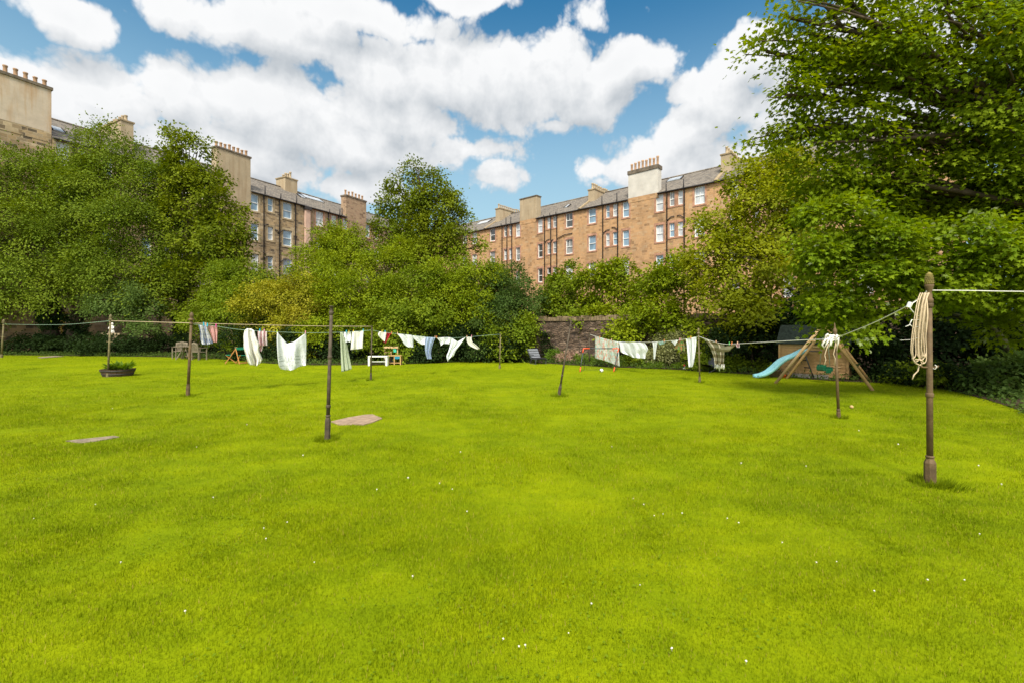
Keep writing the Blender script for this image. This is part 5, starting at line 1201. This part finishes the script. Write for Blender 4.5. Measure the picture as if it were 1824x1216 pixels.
# black camp chair
lg = G(1262, 662); root = thing('camp_chair', 'low black camp chair with a grey back behind the checked blanket', 'camp chair', lg, R(-62))
m = MB(); m.add([(-.25, -.26, .31), (.25, -.26, .31), (.25, .18, .18), (-.25, .18, .18)], [(0, 1, 2, 3), (3, 2, 1, 0)]); m.build('seat', M['black_fabric'], root).modifiers.new('t', 'SOLIDIFY').thickness = .02
m = MB(); m.add([(-.25, .18, .18), (.25, .18, .18), (.25, .42, .54), (-.25, .42, .54)], [(0, 1, 2, 3), (3, 2, 1, 0)]); m.build('backrest', M['grey_fabric'], root).modifiers.new('t', 'SOLIDIFY').thickness = .02
for s in (-1, 1):
    m = MB(); m.tube([(s * .26, -.26, .31), (s * .26, .34, 0)], .011, 6); m.build('leg', M['steel_dark'], root)
    m = MB(); m.tube([(s * .26, .42, .54), (s * .26, .12, .14), (s * .26, -.32, 0)], .011, 6); m.build('leg', M['steel_dark'], root)
# ------------------------------------------------------------------ goal and ball
Yg = 17.9; fl, fr = P(1033, 0, Yg).x, P(1093, 0, Yg).x; tl, tr_ = P(1039.2, 0, Yg + .45).x, P(1102, 0, Yg + .45).x; tz = CH + (HZ - 620.3) / F * (Yg + .45)
root = thing('football_goal', 'small black football goal with orange corners and feet', 'goal', ((fl + fr) / 2, Yg, 0)); ox = (fl + fr) / 2
A, B, C_, D_ = Vector((fl - ox, 0, 0)), Vector((fr - ox, 0, 0)), Vector((tl - ox, .45, tz)), Vector((tr_ - ox, .45, tz)); E_, F_ = Vector((tl - ox + .12, .95, 0)), Vector((tr_ - ox + .02, .95, 0))
for a, b in ((A, C_), (B, D_)):
    m = MB(); m.tube([a.lerp(b, .18), a.lerp(b, .82)], .019, 8); m.build('post', M['steel_dark'], root)
    m = MB(); m.tube([a, a.lerp(b, .2)], .022, 8); m.build('foot', M['orange_plastic'], root)
m = MB(); m.tube([C_.lerp(D_, .16), C_.lerp(D_, .84)], .019, 8); m.build('crossbar', M['steel_dark'], root)
for p, q, r_ in ((A, C_, D_), (B, D_, C_)):
    m = MB(); m.tube([q.lerp(p, .19), q.lerp(p, .05), q, q.lerp(r_, .04), q.lerp(r_, .18)], .022, 8); m.build('corner_joint', M['orange_plastic'], root)
m = MB(); m.tube([C_, E_, F_, D_], .009, 6); m.tube([A, E_], .009, 6); m.tube([B, F_], .009, 6); m.build('rear_frame', M['steel_dark'], root)
m = MB(); n = 13
for i in range(n + 1): m.tube([C_.lerp(D_, i / n), E_.lerp(F_, i / n)], .0014, 3, cap=False)
for j in range(1, 9): m.tube([C_.lerp(E_, j / 9), D_.lerp(F_, j / 9)], .0014, 3, cap=False)
for (p, q, r_) in ((A, C_, E_), (B, D_, F_)):
    for j in range(1, 7): m.tube([q.lerp(p, j / 7), q.lerp(r_, j / 7)], .0014, 3, cap=False)
m.build('net', M['steel_dark'], root)
def sphere(r, n=14): return [(max(.001, r * math.sin(math.pi * i / n)), r - r * math.cos(math.pi * i / n)) for i in range(n + 1)]
t = NT('football'); v = t.obj(); vo = t.n.new('ShaderNodeTexVoronoi'); t.put(vo, 'Vector', v); t.put(vo, 'Scale', 11.0); sp = t.n.new('ShaderNodeSeparateColor'); t.put(sp, 0, vo.outputs['Color'])
M['football'] = t.base(t.mix(t.math('LESS_THAN', sp.outputs[0], .22), (.80, .80, .80), (.03, .03, .04)), .45, .4)
m = MB(); m.lathe(sphere(.07), 18); o = m.build('football', M['football']); o.location = G(1071.5, 662.5); tag(o, 'small white football with dark patches lying in the goal', 'ball')
m = MB(); m.lathe(sphere(.035), 12); o = m.build('ball', plain('tan_ball', (.55, .36, .16), .7)); o.location = G(1517, 727); tag(o, 'little tan ball on the lawn right of the onion topped pole', 'ball')
# ------------------------------------------------------------------ shed, slide, swing
a, b = Vector((9.59, 16.3, 0)), Vector((11.06, 15.0, 0)); SW = (b - a).length; SD = 1.3; EH, RH = 1.24, 1.78
root = thing('shed', 'low wooden shed of overlapping boards with a dark felt roof under the trees', 'shed', a, math.atan2(b.y - a.y, b.x - a.x))
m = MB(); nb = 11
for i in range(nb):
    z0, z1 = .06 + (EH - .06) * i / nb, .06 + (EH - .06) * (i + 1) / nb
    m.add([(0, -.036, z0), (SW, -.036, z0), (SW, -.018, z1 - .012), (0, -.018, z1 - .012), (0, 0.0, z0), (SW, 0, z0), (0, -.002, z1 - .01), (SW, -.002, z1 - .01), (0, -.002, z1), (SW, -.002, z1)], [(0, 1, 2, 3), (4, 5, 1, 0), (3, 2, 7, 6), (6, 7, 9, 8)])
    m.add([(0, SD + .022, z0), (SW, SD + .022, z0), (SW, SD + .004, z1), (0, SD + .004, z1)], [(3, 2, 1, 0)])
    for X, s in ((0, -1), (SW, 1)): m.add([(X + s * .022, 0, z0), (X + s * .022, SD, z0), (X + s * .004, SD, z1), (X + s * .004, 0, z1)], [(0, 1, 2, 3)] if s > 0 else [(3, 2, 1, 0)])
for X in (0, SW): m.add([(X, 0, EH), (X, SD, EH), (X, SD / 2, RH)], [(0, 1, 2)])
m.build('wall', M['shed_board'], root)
m = MB(); o_ = .12; sl = (RH - EH) / (SD / 2)
for s in (0, 1):
    y0, y1 = (-o_, SD / 2) if s == 0 else (SD + o_, SD / 2); zz = EH - o_ * sl + .03
    m.add([(-.1, y0, zz), (SW + .1, y0, zz), (SW + .1, y1, RH + .03), (-.1, y1, RH + .03), (-.1, y0, zz - .03), (SW + .1, y0, zz - .03), (SW + .1, y1, RH), (-.1, y1, RH)], [(0, 1, 2, 3), (7, 6, 5, 4), (4, 5, 1, 0), (0, 3, 7, 4), (1, 5, 6, 2)])
m.build('roof', M['felt'], root)
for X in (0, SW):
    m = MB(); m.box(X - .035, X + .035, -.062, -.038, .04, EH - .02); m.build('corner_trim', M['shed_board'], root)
m = MB(); m.box(.02, SW - .02, .02, SD - .02, 0, .06); m.build('base', M['barrel'], root)
d_ = (b - a).normalized(); nrm = Vector((d_.y, -d_.x, 0))
for i, (f0, f1) in enumerate(((.14, .50), (.505, .74))):
    m = MB(); m.box(0, SW * (f1 - f0), -.02, .02, 0, .14); o = m.build('paving_slab', M['concrete']); o.location = a + d_ * SW * f0 + nrm * .13; o.rotation_euler = (.12, 0, math.atan2(d_.y, d_.x))
    tag(o, ['longer grey slab standing on edge against the shed, left of the other', 'shorter grey slab standing on edge against the shed, under the swing seat'][i], 'slab', 'slabs leaning on the shed')
# swing
f1, f2, f3, f4 = G(1381, 682.5), G(1555, 695.5), G(1401, 674), G(1550, 679)
ap1, ap2 = P(1467, 577, 13.25), P(1473.5, 579, 15.1)
root = thing('swing', 'wooden A-frame swing with two pairs of slanting poles in front of the shed', 'swing', (f1 + f2) / 2); o = Vector(root.location)
for f_, ap, mt in ((f1, ap1, 'pine_light'), (f2, ap1, 'pine'), (f3, ap2, 'pine'), (f4, ap2, 'pine')):
    m = MB(); e = ap + (ap - f_).normalized() * .12; m.tube([f_ - o, e - o], .043, 12); m.build('leg', M[mt], root)
m = MB(); dv = (ap2 - ap1).normalized(); m.tube([ap1 - dv * .15 - o - Vector((0, 0, .05)), ap2 + dv * .15 - o - Vector((0, 0, .05))], .045, 12); m.build('top_beam', M['pine'], root)
for (p, q, ap, h) in ((f1, f2, ap1, .72), (f3, f4, ap2, .60)):
    m = MB(); m.tube([p.lerp(ap, h) - o, q.lerp(ap, h) - o], .03, 10); m.build('cross_brace', M['pine_light'], root)
sc = P(1469, 659, 14.2)
for s in (-1, 1):
    m = MB(); c = sc + Vector((s * .17, 0, .08)); top = ap1.lerp(ap2, .5) + Vector((s * .10, s * .1, -.05)); m.tube([top - o, c - o], .008, 6); m.build('swing_rope', M['rope_green'], root)
m = MB(); m.box(-.17, .17, -.12, .12, -.02, .02); m.box(-.17, .17, .09, .13, .02, .17); m.box(-.19, -.15, -.12, .13, .0, .12); m.box(.15, .19, -.12, .13, .0, .12); m.box(-.10, .10, -.15, -.118, -.08, .06); s_ = m.build('swing_seat', M['green_plastic'], root, .012); s_.location = sc - o; s_.rotation_euler = (0, .08, .25)
# slide
Ys = 15.65; pts = [P(x, y, Ys + d) for x, y, d in ((1436, 622, .05), (1427, 627, .03), (1417, 632.2, 0), (1408, 635.5, 0), (1399, 639, 0), (1392, 643, 0), (1386, 648, 0), (1378, 655.5, 0), (1369, 662.5, 0), (1361, 666.6, 0), (1354, 668.8, 0), (1346, 670.2, 0))]
root = thing('slide', 'light blue wavy plastic slide running down to the lawn beside the shed', 'slide', (pts[-1].x, Ys, 0)); o = Vector(root.location)
m = MB(); prof = [(-.19, .055), (-.17, .07), (-.145, .055), (-.125, .005), (.125, .005), (.145, .055), (.17, .07), (.19, .055), (.175, -.025), (-.175, -.025)]; k = len(prof); V = []
for i, p in enumerate(pts):
    t_ = (pts[min(i + 1, len(pts) - 1)] - pts[max(0, i - 1)]).normalized(); up = Vector((-t_.z, 0, t_.x)) * (1 if t_.x > 0 else -1)
    if up.z < 0: up = -up
    for (y, z) in prof: V.append(p - o + Vector((0, y, 0)) + up * z)
m.add(V, [(i * k + j, i * k + (j + 1) % k, (i + 1) * k + (j + 1) % k, (i + 1) * k + j) for i in range(len(pts) - 1) for j in range(k)] + [tuple(range(k)), tuple((len(pts) - 1) * k + j for j in range(k))[::-1]], True)
m.build('chute', M['slide_blue'], root)
m = MB()
for y in (-.18, .18): m.tube([pts[1] - o + Vector((0, y, -.03)), Vector((pts[0].x - o.x + .12, y, 0))], .02, 8)
for q in (.3, .6): m.tube([(pts[1] - o).lerp(Vector((pts[0].x - o.x + .12, 0, 0)), q) + Vector((0, -.18, 0)), (pts[1] - o).lerp(Vector((pts[0].x - o.x + .12, 0, 0)), q) + Vector((0, .18, 0))], .016, 8)
m.build('support', M['steel_dark'], root)
m = MB(); m.tube([pts[0] - o + Vector((0, -.2, -.05)), P(1467, 625.5, Ys) - o + Vector((0, -.2, 0))], .018, 8); m.build('fixing_bar', M['steel_dark'], root)
# pots
def pot(label, loc, r, h, mat, plant=None, seed=1):
    root = thing('plant_pot', label, 'plant pot', loc); m = MB()
    m.lathe([(r * .68, 0), (r * .95, h * .8), (r * 1.06, h * .82), (r * 1.06, h), (r * .92, h), (r * .88, h * .85)], 20); m.build('pot', M[mat], root)
    m = MB(); m.lathe([(r * .9, h * .84), (r * .3, h * .88), (.001, h * .9)], 16); m.build('soil', M['soil'], root)
    if plant:
        rg = np.random.default_rng(seed); n, L, mt = plant; th = rg.uniform(0, 6.28, n); q = rg.uniform(.1, .8, n) * r
        C = np.stack([np.cos(th) * q, np.sin(th) * q, np.full(n, h * .86) + rg.random(n) ** 2 * L * .9], 1)
        D = np.stack([np.cos(th) * .7, np.sin(th) * .7, np.full(n, .9)], 1) + rg.normal(size=(n, 3)) * .35
        leaves_object('foliage', M[mt], C, unit(rg.normal(size=(n, 3)) * .6 + [0, 0, 1]), D, L * rg.uniform(.3, .6, n), 'oval', root)
    return root
pot('wide grey clay pot with a few sprigs beside the blue slide', G(1379, 670.5), .2, .25, 'clay_grey', (26, .3, 'leaf_mid'))
pot('small bright orange pot at the corner of the shed', G(1385.5, 670.5) + Vector((.02, -.32, 0)), .075, .11, 'orange_plastic')
pot('small tan pot under the flowered duvet cover', G(1076, 651), .09, .13, 'terracotta', (10, .12, 'leaf_herb'), 2)
root = thing('garden_gnome', 'tiny red and white garden ornament left of the white leggings', 'garden ornament', G(1219, 657.5))
m = MB(); m.lathe([(.05, 0), (.06, .05), (.045, .12), (.03, .14)], 10); m.build('body', M['white_paint'], root)
m = MB(); m.lathe([(.045, .141), (.03, .18), (.004, .24)], 10); m.build('hat', plain('red_paint', (.6, .04, .03), .6), root)
# ------------------------------------------------------------------ planter, statue, yellow pipe, slabs
g = G(191.5, 671); root = thing('barrel_planter', 'low dark half barrel planter with ferns, the pole standing in it', 'planter', g + Vector((0, .42, 0)))
m = MB(); n = 20; r0, r1, h = .42, .51, .25
for i in range(n):
    a0, a1 = 2 * math.pi * i / n + .012, 2 * math.pi * (i + 1) / n - .012; dz = random.Random(i).uniform(-.008, .008)
    q = [(r * math.cos(a_), r * math.sin(a_), z) for (r, z) in ((r0, 0), (r1, h + dz), (r1 - .035, h + dz), (r0 - .035, .02)) for a_ in (a0, a1)]
    m.add(q, [(0, 1, 3, 2), (2, 3, 5, 4), (4, 5, 7, 6), (6, 7, 1, 0), (0, 2, 4, 6), (1, 7, 5, 3)])
m.build('staves', M['barrel'], root)
for z in (.06, .18):
    m = MB(); rr_ = r0 + (r1 - r0) * z / h + .004; m.lathe([(rr_, z), (rr_ + .01, z + .002), (rr_ + .013, z + .035), (rr_, z + .037)], 28); m.build('hoop', M['iron'], root)
m = MB(); m.lathe([(r1 - .05, h - .05), (.2, h - .03), (.001, h - .02)], 24); m.build('soil', M['soil'], root)
rg = np.random.default_rng(77)
for (cx, cy, n, L, mt) in ((-.04, -.15, 150, .30, 'leaf_herb'), (.27, -.08, 70, .42, 'leaf_herb'), (.08, .1, 120, .3, 'leaf_bright')):
    th = rg.uniform(0, 6.28, n); q = rg.uniform(0, .2, n); C = np.stack([cx + np.cos(th) * q, cy + np.sin(th) * q, h - .04 + rg.random(n) * .16], 1)
    D = np.stack([np.cos(th) * .8 + (.35 if cx > .2 else 0), np.sin(th) * .8, rg.uniform(.3, 1.1, n)], 1)
    leaves_object('fern', M[mt], C, unit(rg.normal(size=(n, 3)) * .4 + [0, -.2, 1]), D, L * rg.uniform(.4, .8, n), 'ash', root)
Yst = 29.7; pz = CH + (HZ - 593.5) / F * Yst; pc = P(203, 0, Yst)
root = thing('stone_pedestal', 'sandstone pedestal with a broad ledge among the left trees', 'pedestal', (pc.x, Yst, 0)); m = MB()
m.box(-.62, .62, -.28, .28, pz - .10, pz); m.add([(-.5, -.22, pz - .102), (.5, -.22, pz - .102), (.5, .22, pz - .102), (-.5, .22, pz - .102), (-.24, -.18, pz - .36), (.24, -.18, pz - .36), (.24, .18, pz - .36), (-.24, .18, pz - .36)], [(0, 4, 5, 1), (1, 5, 6, 2), (2, 6, 7, 3), (3, 7, 4, 0), (0, 1, 2, 3)])
m.build('ledge', M['skew'], root); m = MB(); m.box(-.2, .2, -.17, .17, 0, pz - .362); m.build('column', M['skew'], root)
sx = P(200.5, 0, Yst).x
root = thing('statue', 'small white robed figure standing on the sandstone ledge', 'statue', (sx, Yst - .05, pz)); m = MB()
m.lathe([(.17, 0), (.18, .05), (.15, .16), (.12, .28), (.115, .36), (.135, .42), (.11, .47), (.055, .50)], 18); b_ = m.build('body', M['statue_white'], root); b_.scale = (1, .8, 1)
m = MB(); m.lathe([(.05, .495), (.085, .53), (.10, .58), (.09, .64), (.055, .68), (.01, .695)], 16); m.build('head', M['statue_white'], root)
for s in (-1, 1):
    m = MB(); m.tube([(s * .12, 0, .43), (s * .155, -.05, .32), (s * .06, -.13, .27)], [.04, .038, .03], 8); m.build('arm', M['statue_white'], root)
m = MB(); o = P(114.5, 558, 34.2); m.tube([P(x, y, 34.2) - o for x, y in ((119.5, 557), (114.6, 557.5), (114.5, 570), (114.3, 579.5), (110, 580), (109.6, 590), (112, 595))], .05, 8)
m.tube([P(x, y, 34.2) - o for x, y in ((105.2, 588), (105.2, 577), (109.5, 572.5), (114.4, 572.5))], .045, 8); ob = m.build('yellow_pipe', M['yellow_pipe']); ob.location = o
tag(ob, 'bent yellow pipe seen between the two ivy covered trunks at the left', 'pipe')
SLABS = []
def slab(label, pix, mat, h):
    ps = [G(*p) for p in pix]; o = sum(ps, Vector()) / len(ps); SLABS.append([(o.x + (p.x - o.x) * .93, o.y + (p.y - o.y) * .9) for p in ps]); m = MB()
    m.prism([(p.x - o.x, p.y - o.y) for p in ps], -.02, h); ob = m.build('ground_slab', M[mat], None, .006); ob.location = o; tag(ob, label, 'slab', 'slabs set in the lawn')
slab('pinkish stone slab set in the lawn beside the tall bare pole', [(681, 745.5), (664, 738.6), (650, 739.4), (620, 744.3), (589.5, 751.5), (603, 757), (630, 756), (647, 757.2), (667, 751.5)][::-1], 'slab', .02)
slab('narrow grey stone slab set in the lawn at the left foreground', [(213, 778.5), (203, 776.8), (168, 780.5), (116, 785.8), (144, 789), (170, 786)], 'slab_grey', .016)
slab('thin pale slab in the grass at the far left under the ash trees', [(114, 634.9), (98, 633.9), (67, 636.2), (75, 637.7)], 'slab_grey', .03)

# ------------------------------------------------------------------ grass blades, clover flowers
def in_poly(x, y, poly):
    r = np.zeros(len(x), bool); n = len(poly)
    for i in range(n):
        (x1, y1), (x2, y2) = poly[i], poly[(i + 1) % n]
        c = ((y1 > y) != (y2 > y)) & (x < (x2 - x1) * (y - y1) / (y2 - y1 + 1e-12) + x1); r ^= c
    return r
BED = [(p.x, p.y) for p in poly]
def vnoise(x, y, s, seed):
    rg = np.random.default_rng(seed); T = rg.random((256, 256)); u, v = x * s + 1000, y * s + 1000; i, j = np.floor(u).astype(int), np.floor(v).astype(int); f, g_ = u - i, v - j
    f, g_ = f * f * (3 - 2 * f), g_ * g_ * (3 - 2 * g_); i, j, i1, j1 = i % 256, j % 256, (i + 1) % 256, (j + 1) % 256
    return (T[i, j] * (1 - f) + T[i1, j] * f) * (1 - g_) + (T[i, j1] * (1 - f) + T[i1, j1] * f) * g_
SHAPES['blade'] = ([(-.055, 0, 0), (.055, 0, 0), (.04, .55, .10), (-.04, .55, .10), (0, 1, .32)], [(0, 1, 2), (0, 2, 3), (3, 2, 4)])
SHAPES['blade_far'] = ([(-.07, 0, 0), (.07, 0, 0), (0, 1, .2)], [(0, 1, 2)])
ZF = [((0, .1), (3.4, 5.2)), ((3.4, 5.2), (6.5, 11.5)), ((6.5, 11.5), (12, 20)), ((12, 20), (29, 30))]
gr = thing('grass', 'short green grass blades of the mown lawn', 'grass'); gr['kind'] = 'stuff'
for zi, (y0, y1, dens, ln, shp) in enumerate([(1.6, 5.2, 13000, .028, 'blade'), (3.4, 11.5, 4600, .036, 'blade'), (6.5, 20, 1300, .042, 'blade_far'), (12, 30, 300, .05, 'blade_far')]):
    rg = np.random.default_rng(300 + zi); area = 1.18 * (y1 * y1 - y0 * y0) + (y1 - y0); n = int(area * dens)
    Y = np.sqrt(rg.random(n) * (y1 * y1 - y0 * y0) + y0 * y0); X = (rg.random(n) * 2 - 1) * (1.18 * Y + .5)
    keep = ~in_poly(X, Y, BED)
    for s in SLABS: keep &= ~in_poly(X, Y, s)
    nz = .5 * vnoise(X, Y, 1.1, 1) + .3 * vnoise(X, Y, 3.5, 2) + .2 * vnoise(X, Y, 11, 3)
    # neighbouring zones fade into each other
    lo, hi = ZF[zi]; keep &= rg.random(n) < np.clip((Y - lo[0]) / (lo[1] - lo[0]), 0, 1) * np.clip((hi[1] - Y) / (hi[1] - hi[0]), 0, 1)
    keep &= rg.random(n) < .55 + .9 * nz; X, Y, nz = X[keep], Y[keep], nz[keep]; n = len(X)
    th = vnoise(X, Y, 2.2, 5) * 9 + rg.normal(size=n) * 1.1
    lean = rg.uniform(.15, .95, n); D = np.stack([np.cos(th) * lean, np.sin(th) * lean, np.ones(n)], 1); Nn = np.stack([np.cos(th + 1.57 * 0) , np.sin(th), np.full(n, -.4)], 1) * -1
    leaves_object('blades', M['grass_blade'], np.stack([X, Y, np.full(n, -.004)], 1), Nn, D, ln * (.45 + .9 * nz) * rg.uniform(.7, 1.25, n), shp, gr)['kind'] = 'stuff'
# taller tufts round the foot of each pole, and flat weeds
rg = np.random.default_rng(41); C, D, S_ = [], [], []
for (bx, by, rad, cnt) in ((1656, 861, .16, 420), (1494, 744, .11, 220), (1246, 681, .12, 150), (996, 705, .20, 320), (583, 783, .15, 360), (335, 705, .14, 220), (660, 677, .12, 150), (1680, 866, .2, 200)):
    g = G(bx, by); a_ = rg.uniform(0, 6.28, cnt); q = rad * np.sqrt(rg.random(cnt)) + .03; C.append(np.stack([g.x + np.cos(a_) * q, g.y + np.sin(a_) * q, np.zeros(cnt)], 1))
    D.append(np.stack([np.cos(a_) * .35, np.sin(a_) * .35, np.ones(cnt)], 1) + rg.normal(size=(cnt, 3)) * .22); S_.append(rg.uniform(.04, .085, cnt))
C, D, S_ = np.concatenate(C), np.concatenate(D), np.concatenate(S_); 
leaves_object('tufts', M['grass_tuft'] if 'grass_tuft' in M else leaf_mat('grass_tuft', (.10, .17, .004), (.16, .22, .004), (.25, .30, .006)), C, unit(rg.normal(size=C.shape) * .3 + [0, -.6, .6]), D, S_, 'blade', gr)['kind'] = 'stuff'
# broad clover leaves lying in the turf
n = 15000; Y = np.sqrt(rg.random(n) * (7.5 ** 2 - 1.8 ** 2) + 1.8 ** 2); X = (rg.random(n) * 2 - 1) * (1.15 * Y + .4); k = vnoise(X, Y, .8, 9) + .5 * vnoise(X, Y, 4, 10) > .92; X, Y = X[k], Y[k]; n = len(X)
keep = np.ones(n, bool)
for s in SLABS: keep &= ~in_poly(X, Y, s)
X, Y = X[keep], Y[keep]; n = len(X)
M['clover_leaf'] = leaf_mat('clover_leaf', (.10, .17, .006), (.15, .22, .006), (.21, .28, .008))
leaves_object('clover_leaves', M['clover_leaf'], np.stack([X, Y, rg.uniform(.012, .035, n)], 1), unit(rg.normal(size=(n, 3)) * .35 + [0, 0, 1]), unit(rg.normal(size=(n, 3)) * [1, 1, .15]), rg.uniform(.012, .024, n), 'wide', gr)['kind'] = 'stuff'
fl = MB(); fl.lathe([(.002, -.03), (.0025, .0), (.011, .004), (.016, .012), (.013, .02), (.005, .026)], 9)
for i in range(7):
    t_ = 2 * math.pi * i / 7; c_ = Vector((.012 * math.cos(t_), .012 * math.sin(t_), .01)); e_ = Vector((.022 * math.cos(t_), .022 * math.sin(t_), .014)); q_ = Vector((-math.sin(t_), math.cos(t_), 0)) * .005
    fl.add([c_ - q_, c_ + q_, e_], [(0, 1, 2)])
M['clover_flower'] = plain('clover_flower', (.76, .70, .64), .8, .2, .15, 60)
proto = None; rr = random.Random(6)
FP = [(474, 968), (512, 937), (470, 948), (641, 898), (783, 867), (806, 878), (735, 1035), (782, 1077), (727, 857), (671, 877), (832, 918), (888, 1151), (896, 1149), (924, 1163), (936, 1161), (1049, 1209), (1053, 1086), (1013, 1139), (1196, 1168), (1216, 1079), (1147, 905), (1165, 925), (1181, 922), (1294, 923),
      (1295, 929), (1316, 938), (1215, 921), (1194, 918), (1490, 1010), (1454, 1011), (1393, 975), (1676, 1055), (1652, 1043), (1718, 1042), (1557, 1062), (1663, 1003), (1329, 1190), (1197, 1168), (1140, 1050), (1768, 853), (1784, 869), (1743, 835), (1745, 958), (1783, 930), (1436, 835), (1128, 893),
      (380, 893), (300, 950), (215, 1010), (110, 870), (60, 930), (250, 860), (170, 905), (420, 840), (350, 800), (480, 820), (440, 760), (290, 745), (200, 730), (100, 745), (540, 815), (505, 860), (330, 1100), (150, 1130), (560, 1010), (1010, 830), (1090, 800), (1260, 790), (1320, 830), (1400, 790), (1530, 770), (1560, 850), (1600, 795), (900, 780), (820, 810), (720, 800)]
for (x, y) in FP[::2] + FP[1:46:4]:
    o = fl.build('clover_flower', M['clover_flower']) if proto is None else proto.copy()
    if proto is None: proto = o
    else: COL.objects.link(o)
    g = G(x, y); s = rr.uniform(.28, .5) * (.8 if g.y < 4.5 else 1.2); o.location = (g.x, g.y, rr.uniform(.03, .04)); o.scale = (s, s, s); o.rotation_euler = (rr.uniform(-.4, .4), rr.uniform(-.4, .4), rr.uniform(0, 6)); tag(o, 'tiny white clover flower in the mown lawn', 'flower', 'clover flowers scattered over the lawn')
